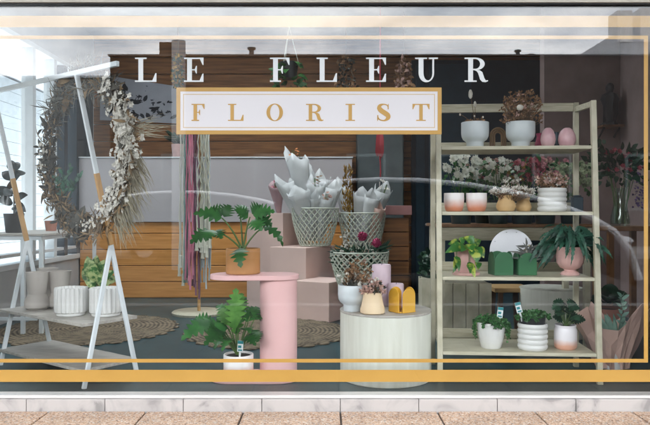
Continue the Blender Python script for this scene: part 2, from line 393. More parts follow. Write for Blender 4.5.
M['chrome'] = mat('chrome', (.85,.86,.88), .12, metal=1)
M['carpaint'] = mat('dark_car_paint', (.006,.009,.016), .5, spec=.12)
M['carglass'] = mat('dark_car_glass', (.006,.008,.01), .3, spec=.2)
M['tyre'] = mat('tyre_rubber', (.015,.015,.015), .8)
M['polegrey'] = mat('galvanised_pole', (.38,.40,.42), .6)
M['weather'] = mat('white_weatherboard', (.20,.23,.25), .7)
M['darkpipe'] = mat('dark_flue', (.05,.065,.075), .5)
M['duskblue'] = mat('dark_blue_box', (.02,.05,.075), .5)
M['hedge'] = mat('hedge_leaf', (.05,.08,.035), .8, island=.4)
M['lens'] = mat('lamp_lens', (.6,.62,.65), .2)
M['amberwood'] = mat('rainbow_wood', (.19,.11,.045), .6, (.12,.065,.03), 8)

# ------------------------------------------------------------------ the ground outside
STREET = -.02
m = MB(); N_ = 30
m.box(-300, 300, -300, -3.75, -.9, STREET-.13); g = m.build('road', M['asphalt']); tag(g, kind='structure')
m = MB(); m.box(-300, 300, -3.55, -.034, -.5, STREET-.012); pb = m.build('pavement_bed', M['joint']); tag(pb, kind='structure')
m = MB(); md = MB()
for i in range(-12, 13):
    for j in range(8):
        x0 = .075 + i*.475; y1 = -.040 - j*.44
        (m if j == 0 else md).box(x0+.0045, x0+.475-.0045, y1-.44+.009, y1, STREET-.2, STREET + rnd(-.0012,.0012))  # rows behind the first take the dimmed colour
o = m.build('pavement', M['paver'], bevel=.005); tag(o, kind='structure')
o = md.build('pavement', M['dimmed_paver'], bevel=.005); tag(o, kind='structure')
m = MB(); m.box(-300, 300, -3.75, -3.552, -.6, STREET+.001); o = m.build('kerb', M['concrete'], bevel=.015); tag(o, kind='structure')
m = MB(); m.box(-300, 300, -15.5, -12.2, -.55, STREET+.02); o = m.build('far_pavement', M['concrete']); tag(o, kind='structure')

# ------------------------------------------------------------------ the shop building
shop = thing('shop_building', 'flower shop with dark boarded back wall, shaded verandah and display window', 'shop', (0, 2, 0))
WL, WR, BACK, CEIL = -2.75, 2.75, 4.50, 3.05
m = MB(); m.box(WL-.2, WR+.2, .06, BACK+.3, -.5, 0); o = m.build('shop_floor', M['floor']); tag(o, kind='structure')
m = MB()
zz = 0.0
while zz < CEIL:
    m.box(WL, WR, BACK, BACK+.03, zz+.004, min(zz+.196, CEIL)); zz += .2
m.build('boarded_wall', M['brown_board'], shop, bevel=.005)
m = MB(); m.box(WL-.15, WR+.15, BACK+.032, BACK+.25, 0, CEIL+.1); m.build('wall', M['plaster'], shop)
m = MB(); m.box(WR, WR+.15, .1, BACK+.03, 0, CEIL); m.build('wall', M['mauvewall'], shop)
m = MB(); m.box(px(546, 6.0), WR-.002, 6.05-DG, 6.17-DG, 0, CEIL-.002); m.build('partition_wall', M['mauvewall'], shop)
SKX0, SKX1, SKY0, SKY1 = -2.0, .9, 1.7, 3.1          # unseen rooflight, added to brighten the back of the shop
m = MB()
m.box(WL-.15, SKX0, .1, BACK+.03, CEIL+.003, CEIL+.15); m.box(SKX1, WR+.15, .1, BACK+.03, CEIL+.003, CEIL+.15)
m.box(SKX0, SKX1, .1, SKY0, CEIL+.003, CEIL+.15); m.box(SKX0, SKX1, SKY1, BACK+.03, CEIL+.003, CEIL+.15)
m.build('ceiling', M['ceil'], shop)
m = MB(); zt = CEIL+.55
m.box(SKX0-.08, SKX0-.002, SKY0, SKY1, CEIL+.152, zt); m.box(SKX1+.002, SKX1+.08, SKY0, SKY1, CEIL+.152, zt)
m.box(SKX0-.08, SKX1+.08, SKY0-.08, SKY0-.002, CEIL+.152, zt); m.box(SKX0-.08, SKX1+.08, SKY1+.002, SKY1+.08, CEIL+.152, zt)
m.build('added_rooflight_curb', M['ceil'], shop)
m = MB(); m.box(SKX0-.08, SKX1+.08, SKY0-.08, SKY1+.08, zt+.002, zt+.010); m.build('added_rooflight_pane', M['sideglass'], shop)
# left wall: low panelled wall, posts and panes
m = MB(); m.box(WL-.15, WL, .1, BACK, 0, .45); m.box(WL-.15, WL, .1, BACK, 2.55, CEIL)
m.build('side_wall', M['plaster'], shop)
m = MB()
for (a, b) in ((.45,.50),(2.50,2.548)): m.box(WL-.10, WL+.02, .15, BACK-.01, a, b)
m.box(WL-.09, WL+.012, .15, BACK-.01, .56, .59)
for D in (3.6, 4.45, 5.35, 6.12, 6.60):
    m.box(WL-.095, WL+.015, D-DG-.035, D-DG+.035, .502, 2.498)
m.build('window_frame', M['white_metal'], shop, bevel=.004)
m = MB()
for D in (6.86, 7.2, 7.62): m.box(WL-.095, WL+.018, D-DG-.045, D-DG+.045, .502, 2.498)
m.box(WL-.05, WL-.03, 7.246-DG, 7.574-DG, .502, 2.498); m.build('dark_frame', M['navy'], shop, bevel=.004)
m = MB(); m.box(WL-.06, WL-.052, .2, BACK-.02, .502, 2.498); m.build('window_pane', M['sideglass'], shop)
# front: piers, header, verandah
m = MB(); m.box(-3.2, -2.16, -.03, .12, STREET, CEIL); m.box(1.83, 3.2, -.03, .12, STREET, CEIL); m.box(-2.16, 1.83, -.03, .12, 2.06, 3.6)
m.build('facade', M['beige_paint'], shop)
m = MB(); m.box(-7, 7, -3.2, -.04, 3.12, 3.20); m.box(-7, 7, -3.26, -3.203, 3.07, 3.24); m.build('verandah_roof', M['concrete'], shop)
m = MB(); m.box(-3.4, 3.4, -.03, .2, 3.602, 3.9); m.build('parapet', M['beige_paint'], shop)

# sill below the glass
m = MB()
xs = -2.62
while xs < 2.4:
    m.box(xs+.0015, xs+.3835, -.034, -.004, STREET-.03, .036); xs += .385
o = m.build('window_sill', M['marble'], loc=(0, -.02, STREET), bevel=.002)
tag(o, 'grey veined marble tile sill running under the shop window', 'sill')

# ------------------------------------------------------------------ the shop window with its painted lines and lettering
win = thing('shop_window', 'large plate glass shop window with gold painted lines and white serif lettering', 'window', (0, 0, .04))
m = MB(); m.box(-2.15, 1.82, .0, .010, .0515, 1.995); m.build('glass_pane', M['glass'], win)
m = MB(); m.box(-2.15, 1.82, -.022, .055, .037, .051); m.build('bottom_rail', M['alu'], win, bevel=.003)
m = MB(); m.box(-2.16, -2.11, -.02, .05, .058, 2.0); m.box(1.78, 1.829, -.02, .05, .058, 2.0); m.build('side_frame', M['alu'], win, bevel=.003)
m = MB(); m.box(-2.11, 1.78, -.018, .03, 1.979, 1.986); m.build('gasket', M['gasket'], win)
m = MB(); m.box(-2.16, 1.829, -.026, .05, 1.9865, 2.058); m.build('top_rail', M['beige_paint'], win, bevel=.003)
DL = DG + .0125
def band(y0, y1, x0=-3000, x1=3000, name='gold_line', k=0):
    mb = MB(); mb.box(max(-2.1, px(x0, DL)), min(1.77, px(x1, DL)), .0122, .0138+.0004*k, pz(y1, DL), pz(y0, DL)); mb.build(name, M['gold'], win)
band(15.6, 27); band(370, 382); 
band(35.4, 39, x1=648); band(359, 362.6, x1=648); band(39.05, 358.95, 643.9, 648)

def rect(a, b, c, d): return [(a, c), (b, c), (b, d), (a, d)]
def arc(cx, cy, rx, ry, a0, a1, n=16): return [(cx+rx*math.cos(R_(a0+(a1-a0)*i/n)), cy+ry*math.sin(R_(a0+(a1-a0)*i/n))) for i in range(n+1)]
def ringquads(o_, i_): return [[o_[k], o_[k+1], i_[k+1], i_[k]] for k in range(len(o_)-1)]
def glyph(ch, w, t, h):
    s0 = .13*w/.83; s1 = s0 + t; g = []
    if ch in 'LEF':
        g.append(rect(s0, s1, h*.9, 1-h*.9))
        if ch == 'L':
            g += [rect(0, s1+s0, 1-h, 1), rect(0, w, 0, h), [(w, h*.95), (w, .36), (w-.045, .36), (w-.17, h*.95)]]
        if ch in 'EF':
            g += [rect(0, w, 1-h, 1), [(w, 1-h*.95), (w-.15, 1-h*.95), (w-.04, .70), (w, .70)], rect(s1*.98, w*.66, .5-h*.4, .5+h*.4),
                  [(w*.66, .66), (w*.62, .66), (w*.55, .5+h*.38), (w*.55, .5-h*.38), (w*.62, .34), (w*.66, .34)]]
            if ch == 'E': g += [rect(0, w, 0, h), [(w, h*.95), (w, .34), (w-.04, .34), (w-.16, h*.95)]]
            else: g.append(rect(0, s1+s0, 0, h))
    elif ch == 'U':
        r = w-.16; hr = .075
        g += [rect(s0, s1, .36, 1-h*.9), rect(0, s1+s0, 1-h, 1), rect(r-hr, r, .36, 1-h*.9), rect(r-.22, w, 1-h, 1)]
        oa = arc((s0+r)/2, .361, (r-s0)/2, .361+.015, 180, 360); ia = arc((s1+r-hr)/2, .361, (r-hr-s1)/2, .30, 180, 360)
        g += ringquads(oa, ia)
    elif ch == 'R':
        bx = s1
        g += [rect(s0, s1, h*.9, 1-h*.9), rect(0, s1+s0, 0, h)]
        ext = w*.86
        cx = w*.46
        g += [rect(0, cx, 1-h, 1), rect(s1*.98, cx, .48, .48+h)]
        oa = arc(cx, .74, ext-cx, .26, -90, 90); ia = arc(cx, .74, ext-cx-t*.95, .26-h, -90, 90); g += ringquads(oa, ia)
        g.append([(w*.42, .481), (w*.64, .481), (w*.76, .40), (w*.84, .16), (w*.90, .06), (w, .07), (w, .03), (w*.90, -.015), (w*.76, 0), (w*.66, .10), (w*.58, .36), (w*.52, .44)])
    elif ch == 'O':
        oa = arc(w/2, .5, w/2, .515, 0, 360, 36); ia = arc(w/2, .5, w/2-t*1.02, .515-h*.8, 0, 360, 36); g += ringquads(oa, ia)
    elif ch == 'I':
        g += [rect(w/2-t/2, w/2+t/2, h*.9, 1-h*.9), rect(0, w, 0, h), rect(0, w, 1-h, 1)]
    elif ch == 'T':
        g += [rect(w/2-t/2, w/2+t/2, h*.9, 1-h*.9), rect(w*.22, w*.78, 0, h), rect(0, w, 1-h, 1),
              [(0, 1-h*.95), (0, .68), (.04, .68), (.16, 1-h*.95)], [(w, 1-h*.95), (w-.16, 1-h*.95), (w-.04, .68), (w, .68)]]
    elif ch == 'S':
        sp = [(.84,.80,.05),(.74,.93,.055),(.5,.975,.06),(.27,.91,.15),(.20,.76,.23),(.34,.60,.25),(.58,.47,.25),(.80,.33,.25),(.82,.18,.22),(.66,.05,.10),(.45,.02,.06),(.2,.09,.055),(.08,.26,.05)]
        pts = []
        n = len(sp)
        for i in range(n-1):
            p0, p1, p2, p3 = sp[max(i-1,0)], sp[i], sp[i+1], sp[min(i+2,n-1)]
            for q in range(5):
                u = q/5; f = lambda k: .5*((2*p1[k])+(-p0[k]+p2[k])*u+(2*p0[k]-5*p1[k]+4*p2[k]-p3[k])*u*u+(-p0[k]+3*p1[k]-3*p2[k]+p3[k])*u**3)
                pts.append((f(0)*w, f(1), f(2)*w/.72))
        pts.append((sp[-1][0]*w, sp[-1][1], sp[-1][2]))
        A, B = [], []
        for i, (x, y, q) in enumerate(pts):
            a = pts[max(i-1,0)]; b = pts[min(i+1,len(pts)-1)]; dx, dy = b[0]-a[0], b[1]-a[1]; l = math.hypot(dx, dy) or 1
            A.append((x-dy/l*q/2, y+dx/l*q/2)); B.append((x+dy/l*q/2, y-dx/l*q/2))
        g += ringquads(A, B)
        g += [[(.80*w,.68),(.87*w,.68),(.87*w,1.0),(.83*w,1.0),(.79*w,.86)], [(.05*w,0),(.09*w,0),(.13*w,.14),(.13*w,.34),(.05*w,.34)]]
    return g
def letter(ch, x0, x1, ytop, ybot, D, material, parent, name='letter', t=.20, h=.06):
    H = (ybot-ytop); wd = (x1-x0)/H
    mb = MB(); y0 = D-DG
    for k, poly in enumerate(glyph(ch, wd, t, h)):
        mb.prism(poly, lambda u, v, tt: V(px(x0+u*H, D), tt, pz(ybot-v*H, D)), y0-.0005-.00012*(k%12), y0+.0004+.00012*(k%12))
    return mb.build(name, material, parent)
for ch, a, b in (('L',135,156.5),('E',184,203.5),('F',270,289.5),('L',316.5,337),('E',366,386),('U',415,438),('R',464.5,488)):
    letter(ch, a, b, 57.5, 81.8, DL, M['letter'], win, 'white_letter')
# the framed name panel on the glass
DP = DG + .020
m = MB(); m.box(px(180.5,DP), px(437.5,DP), .0165, .0205, pz(130.6,DP), pz(91.4,DP)); panel = m.build('name_panel', M['panel'], win)
def frame(x0,x1,y0,y1,t,yf,yb,material,name):
    mb = MB()
    mb.box(px(x0,DP), px(x1,DP), yf, yb, pz(y0+t,DP), pz(y0,DP)); mb.box(px(x0,DP), px(x1,DP), yf, yb, pz(y1,DP), pz(y1-t,DP))
    mb.box(px(x0,DP), px(x0+t,DP), yf, yb, pz(y1-t-.01,DP), pz(y0+t+.01,DP)); mb.box(px(x1-t,DP), px(x1,DP), yf, yb, pz(y1-t-.01,DP), pz(y0+t+.01,DP))
    mb.build(name, material, panel)
frame(176.6,441.4,87.6,134.4,3.9,.0145,.0215,M['gold'],'gold_border')
frame(183.2,434.8,94.0,128.0,.8,.0160,.0163,M['palegold'],'inner_line')
for ch, a, b in (('F',191.5,204.5),('L',228,243.5),('O',266.5,283),('R',306,323.5),('I',345.5,355),('S',376.5,390.5),('T',412.5,429.5)):
    letter(ch, a, b, 103.8, 120.8, DP-.0045, M['gold'], panel, 'gold_letter', .205, .06)

# ------------------------------------------------------------------ counter, art, cabinets at the back of the shop
DC = 7.24
cn = thing('sales_counter', 'long shop counter with pale grey upper panel over orange timber boards', 'counter', (-1.2, DC-DG, 0))
x0, x1 = WL+.02, px(352, DC)
m = MB(); zz = 0.0
while zz < .84:
    m.box(x0, x1, DC-DG, DC-DG+.03, zz+.003, min(zz+.177, .845)); zz += .18
m.build('board_front', M['orange_board'], cn, bevel=.006)
m = MB(); m.box(x0, x1-.02, DC-DG+.032, DC-DG+.45, .0, .845); m.build('carcass', M['brownwood'], cn)
m = MB(); m.box(x0, x1, DC-DG-.03, DC-DG+.45, .848, 1.555); m.build('upper_panel', M['greypanel'], cn, bevel=.004)
m = MB(); m.box(x0, x1+.01, DC-DG-.045, DC-DG+.46, 1.5565, 1.572); m.build('counter_top', M['white_metal'], cn, bevel=.003)

# printed cloth on the back wall
DA = BACK + DG - .03
art = thing('botanical_print', 'pale cloth print with dark scattered leaf motifs hung on brown boards', 'wall print', tuple(P(140,100,DA)))
def artpt(u, v, t): 
    return P(100+u*92, (74.5+u*14)*(1-v)+(120+u*4)*v, DA) + V(0, t, 0)
m = MB(); m.prism([(0,0),(.33,.0),(.66,.0),(1,0),(1,1),(.66,1),(.33,1),(0,1)], artpt, -.004, .004); sheet = m.build('cloth', M['print'], art)
m = MB()
for k in range(70):
    u, v = rnd(.04,.96), rnd(.1,.9); a = rnd(0, 6.28); L = rnd(.01,.045) if k % 4 else rnd(.06,.11)
    c = artpt(u, v, -.007); d = V(math.cos(a), 0, math.sin(a)*.6)
    m.leaf(c, c+d*L*1.6, L*.55, (0,-1,0), 0, 'oval', 0, 0, 4)
    if k % 3 == 0:
        for q in range(5): m.leaf(c+d*L*.4*q, c+d*L*(.4*q+.5)+V(d.z,0,-d.x)*L*.7*(1 if q%2 else -1), L*.2, (0,-1,0), 0, 'oval', 0, 0, 3)
m.build('leaf_motif', M['ink'], sheet)

# grey cupboard, rose topped bench, navy door
DK = 7.35
t = thing('tall_cupboard', 'tall grey cupboard with plain doors standing beyond the flower baskets', 'cupboard', (px(381,DK), DK-DG, 0))
m = MB(); m.box(px(357.5,DK), px(404,DK), DK-DG+.02, DK-DG+.4, 0, 2.3); m.build('carcass', M['greycab'], t, bevel=.004)
for a, b in ((358.5, 380.6), (381.2, 403)):
    m = MB(); m.box(px(a,DK), px(b,DK), DK-DG, DK-DG+.018, .06, 2.28); d = m.build('door', M['greycab'], t, bevel=.004)
    hx = px(b-1.6 if a < 370 else a+1.2, DK); m = MB(); m.box(hx, hx+.012, DK-DG-.025, DK-DG-.002, 1.1, 1.3); m.build('handle', M['alu'], d)
DB_ = 6.7
t = thing('small_bench', 'brown boarded bench with rose pink top beside the dark doorway', 'bench', (px(396,DB_), DB_-DG, 0))
m = MB(); m.box(px(380,DB_), px(412,DB_), DB_-DG, DB_-DG+.42, pz(215,DB_), pz(205.5,DB_)); m.build('top', M['pinktop'], t, bevel=.004)
m = MB(); zz = 0
while zz < pz(215,DB_)-.03:
    m.box(px(383,DB_), px(409.5,DB_), DB_-DG+.03, DB_-DG+.40, zz+.004, min(zz+.146, pz(215,DB_)-.002)); zz += .15
m.build('board_front', M['brown_board'], t, bevel=.005)
DD = BACK+DG-.01
t = thing('back_door', 'dark navy panelled door in the back wall right of the baskets', 'door', (px(425,DD), DD-DG, 0))
m = MB(); m.box(px(411,DD), px(540,DD), DD-DG-.05, DD-DG-.012, 0, 2.75); m.build('frame', M['navy'], t, bevel=.004)
m = MB(); m.box(px(415,DD), px(424,DD), DD-DG-.072, DD-DG-.052, .05, 2.7); m.box(px(428,DD), px(470,DD), DD-DG-.072, DD-DG-.052, .05, 2.7); m.build('panel', M['duskblue'], t, bevel=.006)
m = MB(); m.lathe([(.02,-.02),(.026,0),(.02,.02),(.0,.024)], P(426,225,DD-.12), 12); m.build('handle', M['chrome'], t, smooth=True)
# red ribbon
a = P(380, 118, 6.6); m = MB(); pts = [a + V(math.sin(k*.9)*.006, 0, -k*.06) for k in range(11)]
m.tube([P(380.5,40,6.6)+V(0,0,.6)] + pts, .008, 5)
for k in range(14): m.leaf(P(380,134,6.6)+V(rnd(-.02,.02),0,rnd(-.02,.02)), P(379+rnd(-3,3),158+rnd(-8,4),6.6), .05, (0,-1,0), .05, 'strap')
o = m.build('hanging_ribbon', M['red'], loc=tuple(a), smooth=True); tag(o, 'long red ribbon hanging from the ceiling in front of the grey cupboard', 'ribbon')

# ------------------------------------------------------------------ pot profiles and plants
def pot_prof(kind, r, h):
    if kind == 'footed': q = [(0,0),(.60,0),(.62,.02),(.62,.22),(.66,.26),(.86,.34),(.97,.46),(1,.60),(1,.985),(.985,1),(.93,1),(.92,.98),(.92,.8),(0,.8)]
    elif kind == 'taper': q = [(0,0),(.74,0),(.78,.02),(.99,.97),(1,1),(.93,1),(.90,.9),(0,.88)]
    elif kind == 'round': q = [(0,0),(.66,0),(.72,.04),(.9,.4),(1,.8),(1,.97),(.98,1),(.91,1),(.9,.9),(0,.88)]
    elif kind == 'cyl': q = [(0,0),(.95,0),(1,.03),(1,.98),(.98,1),(.91,1),(.9,.9),(0,.88)]
    elif kind == 'cup': q = [(0,0),(.72,0),(.84,.05),(.96,.3),(1,.6),(1,.98),(.98,1),(.92,1),(.91,.8),(0,.75)]
    elif kind == 'hour': q = [(0,0),(.86,0),(1.0,.045),(1.08,.06),(1.09,.20),(1.07,.225),(.80,.40),(.79,.41),(.80,.425),(.99,.985),(1,1),(.92,1),(.85,.8),(0,.78)]
    elif kind == 'urn': q = [(0,0),(.68,0),(.72,.03),(.62,.10),(.42,.15),(.42,.20),(.7,.26),(.93,.42),(1,.62),(.97,.9),(1.0,.96),(1,1),(.91,1),(.88,.9),(0,.88)]
    elif kind == 'belly': q = [(0,0),(.66,0),(.8,.04),(.98,.3),(.96,.4),(.74,.74),(.70,.82),(.80,.97),(.80,1),(.70,1),(.62,.85),(0,.8)]
    elif kind == 'bottle': q = [(0,0),(.88,0),(1,.05),(1,.24),(.92,.36),(.74,.88),(.74,1),(.64,1),(.62,.9),(0,.88)]
    elif kind == 'saucer': q = [(0,0),(1.06,0),(1.1,.03),(1.1,.09),(.74,.11),(.76,.14),(.97,.95),(1,1),(.93,1),(.9,.9),(0,.88)]
    elif kind == 'egg': q = [(0,0),(.58,0),(.7,.04),(.93,.24),(1,.42),(.93,.64),(.70,.86),(.42,.97),(.3,1),(.22,1),(.2,.95),(0,.93)]
    return [(a*r, b*h) for a, b in q]
def potmesh(kind, r, h, c, n=44, mod=None):
    mb = MB(); mb.lathe(pot_prof(kind, r, h), c, n, mod); return mb
def soil(root, c, r, z, mt='soil'):
    mb = MB(); mb.lathe([(0, 0), (r, 0), (r*.96, .006), (0, .012)], Vector(c)+V(0,0,z), 24); return mb.build('soil', M[mt], root, smooth=True)
def stemline(mb, a, b, r, sag=.0, n=6):
    a = Vector(a); b = Vector(b)
    mb.tube([a.lerp(b, i/n) + V(0,0,1)*sag*4*(i/n)*(1-i/n) for i in range(n+1)], [r*(1-.35*i/n) for i in range(n+1)], 5, cap=False)
def tagsign(root, c, lean=.1):
    mb = MB(); c = Vector(c); tl = Matrix.Translation(c) @ Matrix.Rotation(lean, 4, 'Y')
    b0 = MB(); b0.box(-.005,.005,-.001,.001,-.05,.0); b0.box(-.016,.016,-.0012,.0012,.001,.062); b0.v = [tl @ p for p in b0.v]
    o = b0.build('care_tag', M['tagwhite'], root)
    b1 = MB(); b1.box(-.0155,.0155,-.0022,-.0014,.045,.0615); b1.box(-.011,.011,-.0022,-.0014,.006,.014); b1.box(-.012,.006,-.0022,-.0014,.022,.036)
    b1.v = [tl @ p for p in b1.v]; b1.build('print', M['tagteal'], o)

# ------------------------------------------------------------------ white A-frame stand on the left
U = V(-.80,.60,0); W_ = V(.60,.80,0); O = V(-1.30, 3.51-DG, 0)
def st(u, v, z): return O + U*u + W_*v + V(0,0,z)
LEN = .90
stand = thing('display_stand', 'white metal A-frame display stand with pine leg sections and two shelves', 'display stand', tuple(O))
for u in (0.0, LEN):
    top = st(u, -.045, 1.69); ft = st(u, .345, .0)
    f = lambda z: ft.lerp(top, z/1.69)
    jt = f(.77)
    m = MB(); m.bar(f(.0), top, .026, .016, W_); lg = m.build('long_leg', M['white_metal'], stand, bevel=.003)
    m = MB(); m.bar(f(.771), f(1.169), .029, .019, W_); m.build('pine_sleeve', M['oak'], lg, bevel=.003)
    m = MB(); m.bar(jt + W_*-.0 - U*.0, st(u, -.002, .0), .026, .015, W_); m.build('short_leg', M['white_metal'], stand, bevel=.003)
m = MB(); a = st(-.36, -.045, 1.70); b = st(LEN+.05, -.045, 1.70); m.bar(a, b, .020, .026); m.tube([a+V(0,0,-.004)-U*.003, a+V(0,0,-.004)+U*.002], .004, 8); m.build('top_rail', M['white_metal'], stand, bevel=.003)
for z, mm in ((.10, 0.0), (.349, .0)):
    m = MB(); m.prism([(-.0+.02,.0),(LEN+.03,.0),(LEN+.03,.36),(.02,.36)], lambda u, v, t: st(u, v, t), z-.018, z); m.build('shelf', M['shelfwood'], stand, bevel=.002)

# wreath hung from the rail
RC = P(87, 153, 3.525); RR = .405; UR = -U; NF = -W_; OV = .92
wr = thing('dried_flower_wreath', 'large dried flower wreath with white blossoms and pampas hanging from the white stand', 'wreath', tuple(RC))
def ring(th, r=RR, o=0): return RC + (UR*math.cos(R_(th))*OV + V(0,0,1)*math.sin(R_(th)))*r + NF*o
m = MB()
for rr_, oo in ((RR, .0), (RR-.025, .012)): m.tube([ring(k*6, rr_, oo) for k in range(61)], .0042, 6, cap=False)
m.build('hoop', M['tan'], wr, smooth=True)
def scatter(mb, a0, a1, n, lo, hi, wdt, shape='oval', spread=.05, out=1.0, lobes=0, droop=0.0):
    for k in range(n):
        th = rnd(a0, a1); b = ring(th, RR+rnd(-spread, spread), rnd(-.02,.03))
        rad = (ring(th, 1, 0)-RC).normalized(); tan = V(0,0,1)*math.cos(R_(th)) - UR*math.sin(R_(th))
        d = rad*rnd(-1, 1)*out + tan*rnd(-1,1) + NF*rnd(-.3,.6)*.5 - V(0,0,droop)
        L = rnd(lo, hi); d = d.normalized()
        e = b + d*L
        if e.y < .03: e.y = .03
        if b.y < .03: b.y = .03
        mb.leaf(b, e, L*wdt, NF+V(rnd(-.6,.6),rnd(-.6,.6),rnd(-.3,.8)), rnd(.02,.2), shape, lobes, .2, 5)
m = MB(); scatter(m, 130, 262, 520, .025,.065,.34, spread=.07); scatter(m, 140, 190, 26, .08,.15,.22,'lance', out=1.4); m.build('dark_leaves', M['darkdried'], wr, smooth=True)
m = MB(); scatter(m, 55, 150, 620, .05,.12,.06,'lance', spread=.07); scatter(m, 85, 140, 60, .04,.08,.3); m.build('grey_plumes', M['greyfeather'], wr, smooth=True)
m = MB(); scatter(m, 190, 300, 560, .03,.08,.18, spread=.065); scatter(m, -60, 70, 420, .03,.08,.2, spread=.055); scatter(m, 70, 190, 260, .04,.1,.08, 'lance', spread=.06); scatter(m, 85, 120, 30, .05,.1,.4); m.build('brown_leaves', M['wreathbrown'], wr, smooth=True)
m = MB(); scatter(m, 30, 62, 40, .05,.09,.5, spread=.04); scatter(m, -30, 5, 25, .05,.08,.5, spread=.04); scatter(m, 255, 275, 40, .05,.09,.55, spread=.05); m.build('dark_leaves', M['darkdried'], wr, smooth=True)
m = MB()
for k in range(560):
    th = random.gauss(2, 26); th = max(-62, min(56, th)); c = ring(th, RR+random.gauss(0,.038), rnd(.0,.045)); c.y = max(c.y, .05)
    m.rosette(c, rnd(.012,.026), 6, NF+V(rnd(-.6,.6),0,rnd(-.4,.6)))
for k in range(26):
    th = random.gauss(182, 10); m.rosette(ring(th, RR+rnd(-.02,.05), rnd(.02,.05)), rnd(.010,.018), 6, NF)
for k in range(25):
    th = random.gauss(283, 8); m.rosette(ring(th, RR+rnd(-.04,.02), rnd(.02,.05)), rnd(.008,.015), 6, NF)
m.build('white_blossoms', M['driedwhite'], wr, smooth=True)
m = MB()
for k in range(420):
    th = rnd(-52, 2); b = ring(th, RR+rnd(.0,.05), rnd(-.01,.02)); d = (UR*rnd(.0,.7) - V(0,0,1)*rnd(.5,1.5) + W_*rnd(0,.5)).normalized(); L = rnd(.06,.20)
    e = b + d*L; e.y = max(e.y, .05); m.leaf(b, e, rnd(.003,.007), NF, rnd(-.1,.1), 'lance', 0, .1, 5, curl=.1)
for k in range(26):
    b = ring(rnd(8, 18), RR+.02, .0); e = b + UR*rnd(.06,.2) + V(0,0,rnd(-.05,.09)) + W_*rnd(.05,.2); e.y = max(e.y, .05); m.leaf(b, e, .003, NF, .12, 'lance', 0, .1, 5)
m.build('pampas_plumes', M['pampas'], wr, smooth=True)
m = MB()
for (a, b_, c_, d_) in ((66,196,62,172),(62,200,57,178),(66,190,80,178),(60,196,74,186),(70,197,76,180),(64,190,70,168)):
    p0 = P(a, b_, 3.68); p1 = P(c_, d_, 3.66)
    for k in range(9): 
        q = p0.lerp(p1, .25+.75*k/8); m.leaf(q, q + V(rnd(-.035,.035), rnd(-.02,.01), rnd(.005,.045)), .016, (0,-1,.3), .1)
    stemline(m, p0, p1, .003)
m.build('green_sprigs', M['leafblue'], wr, smooth=True)

# three taupe pots, two fluted pots on the upper shelf
ZS = .350
tp = thing('taupe_pot', 'matt taupe waisted pot, nearest the left end of the white stand\'s shelf', 'plant pot', tuple(V(px(37,4.06), 4.06-DG, ZS)), 0, 'taupe pots on the white stand')
potmesh('hour', .068, .232, tp.location).build('body', M['taupe'], tp, smooth=True, angle=24)
dup(tp, (px(60,4.13), 4.13-DG, ZS), 0, 'matt taupe waisted pot standing just left of the fluted white pots')
dup(tp, (px(47.5,4.33), 4.33-DG, ZS), 0, 'matt taupe waisted pot half hidden behind the other two taupe pots')
flute = lambda t, z: 1 + .035*abs(math.sin(t*11))
fp = thing('fluted_pot', 'empty white fluted ceramic pot beside the taupe pots', 'plant pot', (px(71,3.83), 3.83-DG, ZS), 0, 'fluted white pots')
def fluted(c, r, h):
    mb = MB(); q = [(0,0),(.88,0),(.92,.02),(.92,.10)]; mb.lathe([(a*r,b*h) for a,b in q], c, 88)
    mb.lathe([(.90*r,.10*h),(.97*r,.105*h),(r,.14*h),(r,.93*h),(.97*r,1*h),(.88*r,h),(.86*r,.9*h),(0,.86*h)], c, 200, lambda t, z: 1 + (.10*abs(math.sin(t*10))-.03 if z > .105*h else 0)); return mb
fluted(fp.location, .088, .162).build('body', M['white_cer'], fp, smooth=True)
dup(fp, (px(106,3.82), 3.82-DG, ZS), .1, 'empty white fluted ceramic pot behind the stand\'s front white leg')
# dieffenbachia
L = V(px(90,4.07), 4.07-DG, ZS); dp = thing('potted_dieffenbachia', 'leafy dieffenbachia with cream splashed leaves in pale pot between fluted pots', 'potted plant', tuple(L))
potmesh('taper', .078, .135, L).build('pot', M['white_cer'], dp, smooth=True); soil(dp, L, .068, .12)
m = MB(); st_ = MB(); base = L + V(0,0,.12)
for (bx,by,tx,ty,dd,wd) in ((96,282,88,259,-.03,.075),(97,283,104,262,0,.07),(98,284,113,272,.02,.06),(95,284,84,270,.04,.06),(98,283,97,258,.06,.07),(98,286,110,283,-.05,.06),(96,285,86,282,-.05,.055),(97,284,117,279,.05,.06),(96,282,93,266,-.06,.065),(99,286,104,275,-.07,.06)):
    b = P(bx,by,4.07+dd*.3); t_ = P(tx,ty,4.07+dd); m.leaf(b, b+(t_-b)*1.12, wd*1.15, (rnd(-.3,.3),-.9,.35), .12, 'oval', 0, .2, 9); stemline(st_, base, b, .005)
m.build('leaves', M['varieg'], dp, smooth=True); st_.build('stems', M['stem'], dp, smooth=True)

